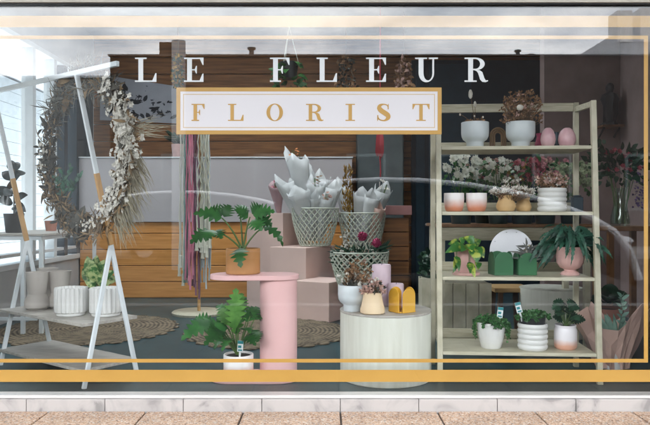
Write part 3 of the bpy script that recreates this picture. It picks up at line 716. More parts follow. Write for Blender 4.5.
# side table by the left window with rubber plant
tb = thing('side_table', 'white framed side table with wooden top standing along the left window', 'table', (-2.42, 5.6-DG, 0))
ZT = .79
m = MB(); m.box(-2.72, -2.16, 4.98-DG, 6.22-DG, ZT-.018, ZT); m.build('table_top', M['shelfwood'], tb, bevel=.003)
m = MB(); m.box(-2.70, -2.18, 5.0-DG, 5.03-DG, ZT-.05, ZT-.019); m.box(-2.70, -2.18, 6.17-DG, 6.20-DG, ZT-.05, ZT-.019); m.box(-2.70,-2.67,5.031-DG,6.169-DG,ZT-.05,ZT-.019); m.box(-2.21,-2.18,5.031-DG,6.169-DG,ZT-.05,ZT-.019)
m.build('apron', M['white_metal'], tb)
m = MB(); m.box(-2.66, -2.22, 5.005-DG, 5.025-DG, .12, .145); m.build('rung', M['white_metal'], tb)
for x, D in ((-2.685,5.015),(-2.33,5.015),(-2.195,5.03),(-2.195,6.185),(-2.685,6.185)):
    m = MB(); m.box(x-.014, x+.014, D-DG-.013, D-DG+.013, 0, ZT-.051); m.build('leg', M['white_metal'], tb)
L = V(px(14,5.2), 5.2-DG, ZT); rp_ = thing('rubber_plant', 'dark leaved rubber plant in black pot on the white side table', 'potted plant', tuple(L))
potmesh('taper', .078, .155, L).build('pot', M['blackpot'], rp_, smooth=True); soil(rp_, L, .068, .138)
m = MB(); st_ = MB(); stemline(st_, L+V(0,0,.13), P(14,165,5.2), .006)
for (bx,by,tx,ty,dd,wd) in ((14,203,28,195,-.1,.1),(14,206,26,212,-.15,.09),(14,190,4,196,-.05,.12),(13,196,-6,188,0,.09),(13,203,-4,200,-.1,.1),(14,182,20,176,-.05,.08),(14,180,2,172,0,.09),(14,176,25,172,.1,.09),(14,170,10,160,.0,.08),(15,210,24,214,-.05,.07),(14,172,18,162,.1,.07),(13,188,13,178,-.15,.1)):
    b = P(bx,by,5.2); m.leaf(b, P(tx,ty,5.2+dd), wd, (rnd(-.3,.3),-.8,.5), .1, 'oval', 0, .12, 7)
m.build('leaves', M['rubber'], rp_, smooth=True); st_.build('stem', M['twig'], rp_, smooth=True)
L = V(px(51,5.75), 5.75-DG, ZT); o = potmesh('taper', .055, .09, L, 24).build('small_pot', M['terra2'], loc=tuple(L), smooth=True); tag(o, 'small empty terracotta pot at the far end of the white side table', 'plant pot')

# ------------------------------------------------------------------ rugs
def rug(c, R, n, label):
    mb = MB(); th = .016; prof = [(0,0),(1,0)]; N = 240
    vs = [Vector(c)+V(0,0,th)]
    rings_ = [.2,.4,.6,.75,.86,.93,.97,1.0,1.0]
    for k, q in enumerate(rings_):
        for i in range(N):
            t = 2*math.pi*i/N; s = 1 + (.085*abs(math.sin(n*t/2)) - .04) * (max(0, q-.7)/.3)
            z = th if q < .97 else (th*.85 if k < 8 and q < 1 else (th*.4 if k == 7 else 0.001))
            vs.append(Vector(c) + V(R*q*s*math.cos(t), R*q*s*math.sin(t), z + (rnd(-.002,.002) if z > .005 else 0)))
    fs = [(0, 1+i, 1+(i+1)%N) for i in range(N)]
    for k in range(len(rings_)-1):
        for i in range(N): fs.append((1+k*N+i, 1+(k+1)*N+i, 1+(k+1)*N+(i+1)%N, 1+k*N+(i+1)%N))
    mb.add(vs, fs); o = mb.build('jute_rug', M['jute'], loc=c, smooth=True, angle=60)
    return tag(o, label, 'rug', 'scalloped jute rugs')
rug((px(88,5.3), 5.3-DG, .001), .70, 30, 'round scalloped jute rug on the floor behind the white stand')
rug((px(268,5.15), 5.15-DG, .001), .64, 28, 'round scalloped jute rug on the floor behind the pink table')

# ------------------------------------------------------------------ macrame stand and hangings
DM = 6.1; XM = px(199, DM)
t = thing('hanging_stand', 'pale wooden pole stand on round base holding yarn wall hangings', 'display stand', (XM, DM-DG, 0))
m = MB(); m.lathe([(0,0),(.245,0),(.25,.01),(.25,.022),(.24,.03),(0,.03)], (XM, DM-DG, 0), 48); m.build('base', M['birch_h'], t, smooth=True)
m = MB(); m.tube([(XM,DM-DG,.03),(XM,DM-DG,1.86)], .015, 12); m.build('pole', M['oak'], t, smooth=True)
m = MB(); m.tube([(XM-.2,DM-DG-.03,1.80),(XM+.2,DM-DG-.03,1.80)], .011, 10); m.build('crossbar', M['oak'], t, smooth=True)
def hanging(x0, x1, ybot, n, r, material, label, dd, knots=False, tassel=None):
    D = DM-.05+dd; mb = MB(); xa, xb = px(x0,D), px(x1,D)
    for k in range(n):
        x = xa + (xb-xa)*(k+.5)/n + rnd(-.016,.016); zb = pz(ybot + rnd(-22,3), D); ph = rnd(0,6); y = D-DG+rnd(-.012,.012)
        xt = (xa+xb)/2 + (x-(xa+xb)/2)*.7
        pts = []
        for i in range(19):
            u = i/18; z = 1.80 + (zb-1.80)*u
            pts.append((xt+(x-xt)*u + math.sin(ph+u*22)*.004 + (math.sin(u*60+k*3.14)*.007 if knots and u < .75 else 0), y + math.cos(ph+u*17)*.004, z))
        mb.tube(pts, [r*(.8+.5*(i/18)**2 + rnd(-.1,.1)) for i in range(19)], 5)
        if tassel: mb.lathe([(.002,0),(r*2.4,-.01),(r*2.2,-.09),(r*3,-.12),(0,-.12)], (x, y, zb+.1), 7)
    o = mb.build('yarn_hanging', material, loc=((xa+xb)/2, D-DG, 1.80), smooth=True); return tag(o, label, 'wall hanging')
hanging(183.5,190.5,290,8,.007,M['yarn_green'],'sage green yarn hanging, leftmost strands on the pole stand',.02)
hanging(187,193,297,7,.008,M['yarn_pink'],'bright rose pink yarn hanging in front on the pole stand',-.03)
hanging(193,199,300,7,.007,M['yarn_plum'],'dark plum yarn hanging beside the rose pink strands',.0)
hanging(198,210,262,11,.007,M['yarn_white'],'natural knotted macrame cord hanging, rightmost on the pole stand',-.01,True,True)
hanging(201,211,288,8,.006,M['yarn_blue'],'pale blue yarn tassels hanging below the knotted macrame',.05)
hanging(180.5,186,284,6,.006,M['yarn_white'],'natural white cord strands hanging left of the sage green yarn',.045,False,True)

# plant in pink pot on counter
L = V(px(178,7.4), 7.4-DG, 1.573); t = thing('potted_cactus', 'small leafy plant in pink pot standing on the grey counter', 'potted plant', tuple(L))
potmesh('taper', .075, .155, L).build('pot', M['pinkcer'], t, smooth=True); soil(t, L, .065, .137)
m = MB()
for k in range(26): m.leaf(L+V(0,0,.14), L+V(rnd(-.16,.14), rnd(-.1,.1), .14+rnd(.02,.18)), .05, (0,-.7,.7), .15, 'oval')
m.build('leaves', M['leafdark'], t, smooth=True)

# hanging things below the ceiling
def hang_bunch(x, y0, y1, D, wpx, mats, label, n=90, name='dried_bunch'):
    c = P(x, y0, D); root = thing(name, label, 'dried flowers', tuple(c)); st_ = MB()
    st_.tube([c+V(0,0,CEIL-c.z-.002), c], .004, 5)
    for k in range(14): stemline(st_, c, P(x+rnd(-wpx,wpx)*.7, y0+(y1-y0)*.7, D+rnd(-.1,.1)), .003)
    st_.build('stems', M['twig'], root)
    for i, mk in enumerate(mats):
        mb = MB()
        for k in range(n):
            u = rnd(.1,1); b = P(x+rnd(-1,1)*wpx*(.35+.65*u), y0+(y1-y0)*u, D+rnd(-.1,.1)); s = rnd(.03,.07)
            mb.leaf(b, b+V(rnd(-1,1),rnd(-1,1),rnd(-1,.6)).normalized()*s, s*.5, (rnd(-1,1),-1,rnd(-1,1)), .1, 'oval', 0, .1, 4)
        mb.build('foliage' if i == 0 else 'flowers', M[mk], root, smooth=True)
hang_bunch(346, 54, 88, 6.9, 13, ['dried','darkdried'], 'dried brown flower bunch hanging upside down behind the white L and E')
hang_bunch(404, 56, 92, 6.8, 10, ['dried','driedpink'], 'dried bunch with pale heads hanging just left of the white U')
hang_bunch(178, 50, 88, 6.9, 5, ['leafdark','wheat'], 'narrow bunch of green and straw leaves hanging behind the first E')
c = P(289, 64, 6.8); t = thing('hanging_planter', 'dark hanging pot with bright trailing leaves behind the white F', 'hanging plant', tuple(c - V(0,0,.13)))
L = c - V(0,0,.155); potmesh('taper', .10, .17, L, 30).build('pot', M['blackpot'], t, smooth=True)
m = MB(); 
for a in range(3): m.tube([L+V(.1*math.cos(a*2.1),.1*math.sin(a*2.1),.165), L+V(0,0,.55), L+V(0,0,CEIL-L.z-.002)], .003, 4)
m.build('cords', M['yarn_white'], t)
m = MB()
for k in range(46):
    a = rnd(0,6.28); b = L+V(.1*math.cos(a),.1*math.sin(a),rnd(-.12,.17)); m.leaf(b, b+V(math.cos(a)*rnd(.05,.12), math.sin(a)*.08, rnd(-.12,.05)), .065, (math.cos(a),-.8,.6), .1, 'heart')
m.build('leaves', M['leaf'], t, smooth=True)

# ------------------------------------------------------------------ pink table with two philodendrons
DT = 3.72; XT0, XT1 = px(210.5,DT), px(299,DT); TR = .122
tbl = thing('pink_side_table', 'matt pink C-shaped side table with pill shaped top and round column', 'side table', ((XT0+XT1)/2, DT-DG, 0))
def stadium(x0, x1, r, n=16): return [(x0+r+r*math.cos(R_(90+180*i/n)), r*math.sin(R_(90+180*i/n))) for i in range(n+1)] + [(x1-r+r*math.cos(R_(-90+180*i/n)), r*math.sin(R_(-90+180*i/n))) for i in range(n+1)]
SP = stadium(XT0, XT1, TR)
m = MB(); m.prism(SP, lambda u,v,t: V(u, DT-DG+v, t), .574, .602); m.build('table_top', M['pink'], tbl, smooth=True, bevel=.004)
m = MB(); m.prism(SP, lambda u,v,t: V(u, DT-DG+v, t), .0, .028); m.build('base', M['pink'], tbl, smooth=True, bevel=.004)
m = MB(); m.lathe([(.106,.0285),(.106,.5735)], (px(278.5,DT), DT-DG, 0), 48); m.build('column', M['pink'], tbl, smooth=True)

L = V(px(243,3.74), 3.74-DG, .6025); t = thing('potted_philodendron', 'split leaf philodendron in tan terracotta pot on the pink table top', 'potted plant', tuple(L), 0, None)
potmesh('cyl', .098, .145, L).build('pot', M['terra'], t, smooth=True); soil(t, L, .087, .13)
m = MB(); st_ = MB(); base = L + V(0,-.01,.13)
for (bx,by,tx,ty,dd,wd,bd) in ((222,218,193,214,-.05,.12,.12),(224,217,230,205,.03,.13,.1),(222,216,209,209,0,.12,.12),(248,218,236,209,-.03,.11,.1),(252,214,262,206,.02,.13,.12),(253,215,275,212,-.02,.13,.12),(252,220,262,231,-.08,.13,.15),(256,218,272,226,.0,.12,.15),
        (213,232,190,244,-.06,.13,.15),(214,230,206,241,-.1,.12,.15),(216,230,222,239,-.08,.1,.1),(240,248,241,268,-.16,.12,.2),(264,226,283,247,-.02,.075,.25),(268,226,256,216,.1,.1,.1),(238,214,246,206,.12,.11,.1)):
    b = P(bx,by,3.72+dd*.4); m.leaf(b, P(tx,ty,3.72+dd), wd, (rnd(-.25,.25),-.75,.65), bd, 'heart', 5, .1, depth=.62)
for (tx,ty,dd) in ((222,218,-.02),(250,217,-.01),(214,231,-.02),(240,249,-.07),(264,227,0),(240,214,.04)): stemline(st_, base, P(tx,ty,3.72+dd), .006, .02)
m.build('leaves', M['leaf'], t, smooth=True); st_.build('stems', M['stem'], t, smooth=True)

L = V(px(238.5,3.66), 3.66-DG, .0285); pm = ombre_mat('white_blush_glaze', (.78,.75,.74), (.62,.33,.25), .03, .075)
t = thing('potted_philodendron', 'bright leafy philodendron in white and blush pot on the pink table\'s base', 'potted plant', tuple(L))
potmesh('cyl', .084, .128, L).build('pot', pm, t, smooth=True); soil(t, L, .074, .112)
m = MB(); m2 = MB(); st_ = MB(); base = L + V(0,0,.11)
for (bx,by,tx,ty,dd,wd) in ((236,335,236,288,-.06,.13),(238,318,242,293,-.02,.11),(228,325,222,308,.0,.1)):
    m.leaf(P(bx,by,3.62), P(tx,ty,3.62+dd), wd, (0,-1,.25), .05, 'oval', 8, .15, depth=.6)
for (bx,by,tx,ty,dd,wd) in ((215,322,181,341,-.1,.15),(212,324,192,322,.05,.13),(224,330,204,346,-.16,.13),(220,332,208,332,-.1,.11),(228,338,214,350,-.2,.1),(238,332,246,320,-.1,.1),(246,322,258,307,.1,.12),(254,320,264,312,.16,.12),(252,330,258,342,.0,.1),(250,316,262,322,.12,.1),(230,326,226,314,.1,.12),(228,328,200,330,-.02,.13),(244,330,250,334,-.15,.1),(232,340,222,352,-.22,.09),(246,336,256,346,-.1,.09),(234,318,216,306,.08,.11)):
    m2.leaf(P(bx,by,3.64), P(tx,ty,3.64+dd), wd, (rnd(-.3,.3),-.7,.7), .14, 'heart', 6, .12, depth=.58); stemline(st_, base, P(bx,by,3.64), .005, .01)
stemline(st_, base, P(236,335,3.62), .006)
m.build('young_leaves', M['leafbright'], t, smooth=True); m2.build('leaves', M['leaf'], t, smooth=True); st_.build('stems', M['stem'], t, smooth=True)
tagsign(t, P(240,352,3.585), .06)

# ------------------------------------------------------------------ plinths, baskets, bouquets
E1 = V(-.866,.5,0); E2 = V(.5,.866,0)
def plinth(pxc, D, s1, s2, h, label, rot=True):
    c = V(px(pxc, D), D-DG, 0); mb = MB()
    e1, e2 = (E1, E2) if rot else (V(-1,0,0), V(0,1,0))
    mb.prism([(0,0),(s1,0),(s1,s2),(0,s2)], lambda u,v,t: c+e1*u+e2*v+V(0,0,t), 0, h)
    o = mb.build('plinth', M['plinth'], loc=tuple(c + e1*s1/2 + e2*s2/2), bevel=.003); tag(o, label, 'plinth', 'dusty pink display plinths')
    return c
plinth(283, 6.36, .44, .34, .948, 'tallest dusty pink box plinth, behind the others on the left')
plinth(306, 5.95, .40, .54, .628, 'middle height dusty pink box plinth carrying the left wire basket')
plinth(329, 5.60, .35, .42, .346, 'lowest dusty pink box plinth beside the pink table column')
plinth(404, 5.36, .38, .38, .312, 'low dusty pink box plinth behind the pale wooden drum', False)
plinth(382, 6.32, .40, .40, .572, 'dusty pink box plinth under the rear wire basket', False)

def basket(c, r0, r1, h, label, n=26):
    root = thing('wire_basket', label, 'basket', tuple(c), 0, 'diamond mesh wire baskets'); mb = MB(); c = Vector(c)
    pf = lambda u: r0 + (r1-r0)*(1-(1-u)**1.6)
    for sgn in (1,-1):
        for k in range(n):
            a0 = 2*math.pi*k/n; pts = []
            for i in range(11):
                u = i/10; a = a0 + sgn*u*1.35; rr = pf(u); pts.append(c+V(rr*math.cos(a), rr*math.sin(a), .006+u*(h-.012)))
            mb.tube(pts, .0056, 5, cap=False)
    mb.build('mesh', M['wire'], root)
    for nm, z, rr, q in (('rim', h-.006, r1, .007), ('base_hoop', .008, r0, .006)):
        mb = MB(); mb.tube([c+V(rr*math.cos(R_(k*10)), rr*math.sin(R_(k*10)), z) for k in range(37)], q, 6, cap=False); mb.build(nm, M['wire'], root, smooth=True)
    mb = MB(); mb.lathe([(0,.004),(r0*.97,.004),(r0*.97,.010),(0,.010)], c, 24); mb.build('bottom', M['wire'], root)
    return root
B1 = V(px(315,6.3), 6.3-DG, .629); basket(B1, .145, .228, .37, 'pale wire basket of white wrapped bouquets on the middle plinth')
B2 = V(px(362,6.52), 6.52-DG, .573); basket(B2, .16, .232, .38, 'pale wire basket behind, with golden dried grass and paper wraps')
B3 = V(px(359.5,5.55), 5.55-DG, .313); basket(B3, .175, .248, .31, 'pale wire basket in front, filled with dried flowers and magenta blooms')

def wrap(a, b, r, label, material='paper', flowers=None, tilt=0.0, cut=.25, phase=0, rim=.1, group='paper wrapped bouquets in the baskets'):
    """a paper cone from its tied foot a to its open mouth b"""
    a = Vector(a); b = Vector(b); d = (b-a); L = d.length; dn = d.normalized(); s = dn.orthogonal().normalized(); s = (V(1,0,0)-dn*dn.x).normalized(); q = dn.cross(s)
    r *= .96; root = thing('wrapped_bouquet', label, 'bouquet', tuple(a), 0, group)
    mb = MB(); N, K = 30, 7; vs = []
    fold = [rnd(.93,1.04) if k % 2 else rnd(.98,1.08) for k in range(N)]
    pk = [(math.pi*.5+phase*.35, 1.08, .20), (math.pi*.5+phase*.35+rnd(1.2,2.0), .97, .16), (math.pi*.5+phase*.35-rnd(1.3,2.1), .95, .14)]
    for i in range(K+1):
        u = i/K
        for k in range(N):
            th = 2*math.pi*k/N
            hh = .93-cut*.25
            for (c_, p_, sl) in pk:
                dd = abs((th-c_+math.pi) % (2*math.pi) - math.pi); hh = max(hh, p_ - dd*sl)
            rr = (.020 + (r-.020)*u**.95) * (1 + (fold[k]-1)*u)
            ln = L*u*(1+(hh-1)*u)
            vs.append(a + dn*ln + s*math.cos(th)*rr*1.12 + q*math.sin(th)*rr*.72 + dn*rnd(-.003,.003)*u)
    fs = []
    for i in range(K):
        for k in range(N):
            A_, B_, C_, D_ = i*N+k, i*N+(k+1)%N, (i+1)*N+(k+1)%N, (i+1)*N+k
            fs += [(A_, B_, C_), (A_, C_, D_)] if (i+k) % 2 else [(A_, B_, D_), (B_, C_, D_)]
    mb.add(vs, fs); o = mb.build('paper', M[material], root, smooth=True, angle=32)
    sm = o.modifiers.new('thick', 'SOLIDIFY'); sm.thickness = .0012
    for fm, n, sz in (flowers or []):
        fb = MB()
        for k in range(n):
            c = b + (s*rnd(-1,1)+q*rnd(-1,1)*.5)*r*.6 + dn*rnd(-.06,.02); fb.rosette(c, sz*rnd(.7,1.2), 6, dn+V(rnd(-.5,.5),-.6,rnd(-.3,.3)))
        fb.build('flowers', M[fm], root, smooth=True)
        sb = MB()
        for k in range(6): stemline(sb, a, b+(s*rnd(-1,1)+q*rnd(-1,1))*r*.4, .003)
        sb.build('stems', M['stem'], root)
def BP(x, y, D): return P(x, y, D)
f1 = BP(314, 238, 6.3); dA = 6.3
wrap(BP(311,240,6.36), BP(295,150,6.42), .105, 'tallest white paper bouquet, leaning left with orange petals at its tip', 'paper', [('orangefl',6,.022)], phase=2.6, cut=.22)
wrap(BP(308,240,6.26), BP(282,176,6.28), .08, 'white paper bouquet leaning far left beside the pink wrap', 'paper', None, phase=2.2, cut=.25)
wrap(BP(312,240,6.18), BP(297,188,6.14), .10, 'broad white paper bouquet at the front of the left basket', 'paper', None, phase=.6, cut=.16)
wrap(BP(316,240,6.26), BP(316,178,6.26), .085, 'white paper bouquet standing upright with brown seed heads', 'paper', [('dried',8,.02)], phase=1.4, cut=.3)
wrap(BP(319,240,6.2), BP(327,194,6.16), .065, 'white paper bouquet with peach petals at the front right', 'paper', [('driedpink',7,.024)], phase=.2, cut=.2)
wrap(BP(320,240,6.34), BP(335,182,6.4), .075, 'white paper bouquet leaning right over the basket rim', 'paper', None, phase=0, cut=.25)
wrap(BP(314,240,6.25), BP(315,193,6.15), .06, 'white paper bouquet at the very front centre of the left basket', 'paper', None, phase=-.4, cut=.18)
wrap(BP(310,240,6.40), BP(305,166,6.50), .085, 'white paper bouquet behind, between the tallest and the upright one', 'paper', None, phase=-1.0, cut=.22)
wrap(BP(318,240,6.44), BP(322,172,6.54), .085, 'white paper bouquet at the back right of the left basket', 'paper', None, phase=.9, cut=.2)
wrap(BP(361,245,6.42), BP(374,192,6.36), .075, 'white paper bouquet between the smooth one and the scoop', 'paper', None, phase=.8, cut=.2)
wrap(BP(357,245,6.5), BP(364,190,6.46), .095, 'smooth white paper bouquet in the middle of the rear basket', 'paper', None, phase=.5, cut=.2)
wrap(BP(366,245,6.54), BP(385,184,6.54), .085, 'white paper scoop bouquet leaning right with white blooms', 'paper', [('driedwhite',6,.026)], phase=-.6, cut=.3)
wrap(BP(352,245,6.6), BP(341,180,6.66), .075, 'narrow white paper bouquet behind the golden dried grass', 'paper', None, phase=1, cut=.2)
wrap(BP(370,245,6.44), BP(380,204,6.36), .06, 'short brown kraft wrap at the right of the rear basket', 'kraft', None, phase=.5, cut=.15)
wrap(BP(279,213,6.5), BP(276,183,6.46), .075, 'pink paper wrapped bouquet with red blooms on the tallest plinth', 'paperpink', [('magenta',10,.028),('pinkfl',6,.03)], phase=1.5, cut=.3, group=None)
# golden dried grass
c = BP(349,245,6.42); t = thing('dried_grass_bunch', 'golden dried grass standing in the rear wire basket', 'dried flowers', tuple(c)); m = MB(); sb = MB()
for k in range(170):
    u = rnd(0,1); b = BP(347.5+rnd(-5,5)*(1-.3*u), 212-u*44, 6.38+rnd(-.04,.04)); m.leaf(b, b+V(rnd(-.02,.02),-.01,rnd(.02,.06)), .014, (rnd(-1,1),-1,0), .1, 'lance', 0, .1, 4)
for k in range(12): stemline(sb, c, BP(347.5+rnd(-4,4), 195, 6.38), .003)
m.build('seed_heads', M['wheat'], t, smooth=True); sb.build('stems', M['wheat'], t)
# front basket filling
t = thing('dried_flower_mix', 'mixed dried blooms with two magenta protea heads in the front basket', 'dried flowers', tuple(B3)); m = MB(); m2 = MB(); m3 = MB(); m4 = MB(); sb = MB()
for k in range(300):
    a, r = rnd(0,6.28), .2*math.sqrt(rnd(0,1)); b = B3 + V(r*math.cos(a), r*math.sin(a), rnd(.12,.33)); e = b+V(rnd(-.07,.07)+r*math.cos(a)*.3, rnd(-.05,.05), rnd(-.02,.08))
    m.leaf(b, e, .016, (rnd(-1,1),-1,.3), .1, 'lance', 0, .1, 4)
for k in range(60):
    a, r = rnd(0,6.28), .2*math.sqrt(rnd(0,1)); m2.rosette(B3+V(r*math.cos(a), r*math.sin(a), rnd(.15,.33)), rnd(.012,.024), 6)
for (x, y) in ((362.5,236.5),(376.5,243)):
    cc = P(x,y,5.42); m3.blob(cc, .036, .05, (1,1,1.1), 6, 9)
    for k in range(60): d = V(rnd(-1,1),rnd(-1,1),rnd(-.6,1)).normalized(); m3.leaf(cc+d*.025, cc+d*.05, .012, V(rnd(-1,1),rnd(-1,1),rnd(-1,1)), 0, 'lance', 0, .1, 3)
for k in range(24):
    x, y = random.choice(((343,240),(346,235),(345,247),(340,252))); cc = P(x+rnd(-4,4), y+rnd(-5,5), 5.4+rnd(-.03,.03)); m4.rosette(cc, .013, 6); stemline(sb, P(348,262,5.45), cc, .002)
for k in range(18):
    b = P(380+rnd(-4,4), 252, 5.5); m.leaf(b, P(383+rnd(-6,10), 240+rnd(-2,14), 5.5+rnd(-.1,.1)), .018, (0,-1,.2), .05, 'lance', 0, .1, 4)
m.build('foliage', M['leafdark'], t, smooth=True); m2.build('dried_blooms', M['driedpink'], t, smooth=True); m3.build('protea_heads', M['magenta'], t, smooth=True); m4.build('pale_blooms', M['driedwhite'], t, smooth=True); sb.build('stems', M['twig'], t)

# ------------------------------------------------------------------ drum plinth and what stands on it
DX, DDR, DR, DH = px(385.5,3.772), 3.772-DG, .263, .394
dr = thing('drum_plinth', 'pale whitewashed wooden drum plinth in the middle of the window', 'plinth', (DX, DDR, 0))
m = MB(); m.lathe([(DR-.004,0),(DR,.004),(DR,DH-.013)], (DX,DDR,0), 96); m.build('drum', M['drumwood'], dr, smooth=True)
m = MB(); m.lathe([(DR-.001,DH-.0125),(DR+.001,DH-.011),(DR+.001,DH-.002),(DR-.001,DH),(0,DH)], (DX,DDR,0), 96); m.build('top', M['shelfwood'], dr, smooth=True)
ZD = DH+.0005
def spray(base, z0, n, rad, ht, fmat, root, size=.012, kind='rosette', stem='twig', lean=(0,0), name='flowers', start=.3):
    fb = MB(); sb = MB(); base = Vector(base)
    for k in range(n):
        a = rnd(0,6.28); r = rad*math.sqrt(rnd(0,1)); e = base + V(r*math.cos(a)+lean[0], r*math.sin(a)*.8+lean[1], ht*rnd(start,1)*(1-.35*(r/rad)**2))
        b = base + V(r*.25*math.cos(a), r*.25*math.sin(a), -.02); stemline(sb, b, e, .0016, rnd(-.01,.01), 4)
        s = size*rnd(.7,1.3)
        if kind == 'rosette': fb.rosette(e, s, 6, V(rnd(-.7,.7),-.8,rnd(-.2,.9)))
        elif kind == 'ball': fb.blob(e, s, .12, (1,1,1), 5, 7)
        elif kind == 'bunny': fb.blob(e, s, .1, (.5,.5,1.3), 6, 7)
        elif kind == 'tuft':
            for q in range(7): fb.leaf(e, e+V(rnd(-1,1),rnd(-1,1),rnd(-.6,1)).normalized()*s*1.6, s*.6, (rnd(-1,1),-1,0), .1, 'oval', 0, .1, 3)
    fb.build(name, M[fmat], root, smooth=True); sb.build('stems', M[stem], root)
wf = thing('footed_pot', 'cool white footed pot with dried blooms at the drum\'s left edge', 'plant pot', (px(352.5,3.70), 3.70-DG, ZD), 0, 'cool white footed pots')
potmesh('footed', .083, .148, wf.location).build('body', M['bluewhite_cer'], wf, smooth=True)
c = wf.location + V(0,0,.125); t = thing('dried_flower_bunch', 'loose brown dried blooms with white bobbles in the drum\'s footed pot', 'dried flowers', tuple(c))
spray(c, 0, 46, .075, .16, 'dried', t, .014, 'tuft', lean=(.03,0)); spray(c, 0, 14, .085, .1, 'driedwhite', t, .009, 'ball', lean=(-.02,-.02), name='white_bobbles'); spray(c, 0, 10, .06, .06, 'darkdried', t, .02, 'tuft', name='leaves')
cv = thing('cream_vase', 'small cream stoneware vase in front on the wooden drum', 'vase', (px(372.5,3.60), 3.60-DG, ZD))
potmesh('bottle', .068, .117, cv.location).build('body', M['cream'], cv, smooth=True)
c = cv.location + V(0,0,.10); t = thing('dried_flower_bunch', 'blush pink dried blooms in the small cream vase', 'dried flowers', tuple(c))
spray(c, 0, 52, .065, .085, 'driedpink', t, .013, 'tuft', start=.1); spray(c, 0, 12, .075, .08, 'darkdried', t, .013, 'tuft', lean=(.02,0), name='leaves'); spray(c, 0, 8, .05, .12, 'driedwhite', t, .008, 'ball', name='white_bobbles')

def arch_poly(w, h, n=12):
    r = w/2; return [(-r,0),(r,0)] + [(r*math.cos(R_(180*i/n)), h-r+r*math.sin(R_(180*i/n))) for i in range(n+1)]
def arch_box(name, label, c, w, h, rz, material, group=None, gap=.014):
    root = thing(name, label, 'holder', tuple(c), rz, group); c = Vector(c); th = .006
    for k in range(4):
        a = rz + k*math.pi/2; d = V(math.sin(a), -math.cos(a), 0); s = V(math.cos(a), math.sin(a), 0); mb = MB(); wd = w-.001-(gap if gap > .02 else 0) if k % 2 == 0 else w-max(gap, .014)
        mb.prism(arch_poly(wd, h), lambda u,v,t: c + d*(w/2-t) + s*u + V(0,0,v+.001), 0, th); mb.build('arched_side', material, root, bevel=.0015)
    mb = MB(); mb.box(-w/2+.007, w/2-.007, -w/2+.007, w/2-.007, .002, .007); mb.v = [c + Matrix.Rotation(rz,3,'Z') @ p for p in mb.v]; mb.build('bottom', material, root)
    return root
arch_box('arched_holder', 'mustard yellow holder with four arched sides on the wooden drum', (px(402,3.66), 3.66-DG, ZD), .122, .135, R_(33), M['mustard'], None, .034)
def candle(x, D, r, h, label):
    c = V(px(x,D), D-DG, ZD); root = thing('candle', label, 'candle', tuple(c), 0, 'lilac pillar candles')
    mb = MB(); mb.lathe([(0,0),(r-.002,0),(r,.003),(r,h-.006),(r-.004,h),(r*.7,h-.004),(0,h-.006)], c, 40); mb.build('wax', M['lilac'], root, smooth=True)
    mb = MB(); mb.tube([c+V(0,0,h-.008), c+V(.002,0,h+.006)], .0015, 5); mb.build('wick', M['ink'], root)
candle(381.5, 3.93, .057, .245, 'tall lilac pillar candle behind the cream vase'); candle(396, 3.86, .047, .137, 'short lilac pillar candle behind the mustard holder')

# ------------------------------------------------------------------ ladder shelf on the right
LR = R_(-4); LO = V(1.085, .41, 0)
LX, LY = V(math.cos(LR), math.sin(LR), 0), V(-math.sin(LR), math.cos(LR), 0)
def ls(x, y, z): return LO + LX*x + LY*y + V(0,0,z)
lad = thing('ladder_shelf', 'pale limewashed wooden ladder shelf with four shelves of pots', 'shelving', tuple(LO), LR)
HW, YB, TOPZ = .438, .42, 1.592
fy = lambda z: .11*z/TOPZ
for sx in (-1, 1):
    m = MB(); m.bar(ls(sx*HW, 0, 0), ls(sx*HW, fy(TOPZ), TOPZ), .030, .030, LX); m.build('front_leg', M['birch'], lad, bevel=.003)
    m = MB(); m.bar(ls(sx*(HW-.0), YB, 0), ls(sx*(HW-.0), YB, TOPZ+.04), .030, .030, LX); m.build('rear_leg', M['birch'], lad, bevel=.003)
    m = MB(); m.bar(ls(sx*HW, fy(TOPZ)+.018, TOPZ-.018), ls(sx*HW, YB-.016, TOPZ-.002), .024, .034, LX); m.build('side_rail', M['birch_h'], lad, bevel=.003)
m = MB(); m.bar(ls(-HW+.016, YB, TOPZ+.012), ls(HW-.016, YB, TOPZ+.012), .022, .052, LY); m.build('top_rail', M['birch_h'], lad, bevel=.003)
SHZ = [1.334, .958, .589, .171]
for z in SHZ:
    m = MB(); f0 = fy(z)-.012; q = HW-.0165
    m.prism([(-q,f0),(q,f0),(q,YB-.016),(-q,YB-.016)], lambda u,v,t: ls(u,v,t), z-.020, z); m.build('shelf', M['birch_h'], lad, bevel=.002)
    m = MB(); m.bar(ls(-HW+.016, YB-.006, z+.028), ls(HW-.016, YB-.006, z+.028), .018, .056, LY); m.build('back_lip', M['birch_h'], lad, bevel=.002)
Z1, Z2, Z3, Z4 = [z+.0006 for z in SHZ]

# top shelf
fA = dup(wf, (px(475,3.88), 3.88-DG, Z1), 0, 'cool white footed pot at the top shelf\'s left end', (.98,.98,1.05))
fB = dup(wf, (px(520.5,3.88), 3.88-DG, Z1), .4, 'cool white footed pot, second from left on the top shelf', (1.02,1.02,1.06))
c = fA.location+V(0,0,.13); t = thing('dried_flower_bunch', 'sparse dried stems with one pale bunny tail head on the top shelf', 'dried flowers', tuple(c))
spray(c, 0, 22, .06, .05, 'dried', t, .012, 'tuft', start=.2)
m = MB(); sb = MB()
for (x,y,s,an) in ((470.5,94,.022,.5),(475,104,.014,.4),(460,114.5,.009,0),(474.5,116,.008,0),(483,117,.008,0)):
    e = P(x,y,3.84); m.blob(e, s, .08, (.6,.6,1.25 if an else .8), 6, 8); stemline(sb, c, e, .002, .01)
m.build('pale_heads', M['driedwhite'], t, smooth=True); sb.build('fine_stems', M['twig'], t)
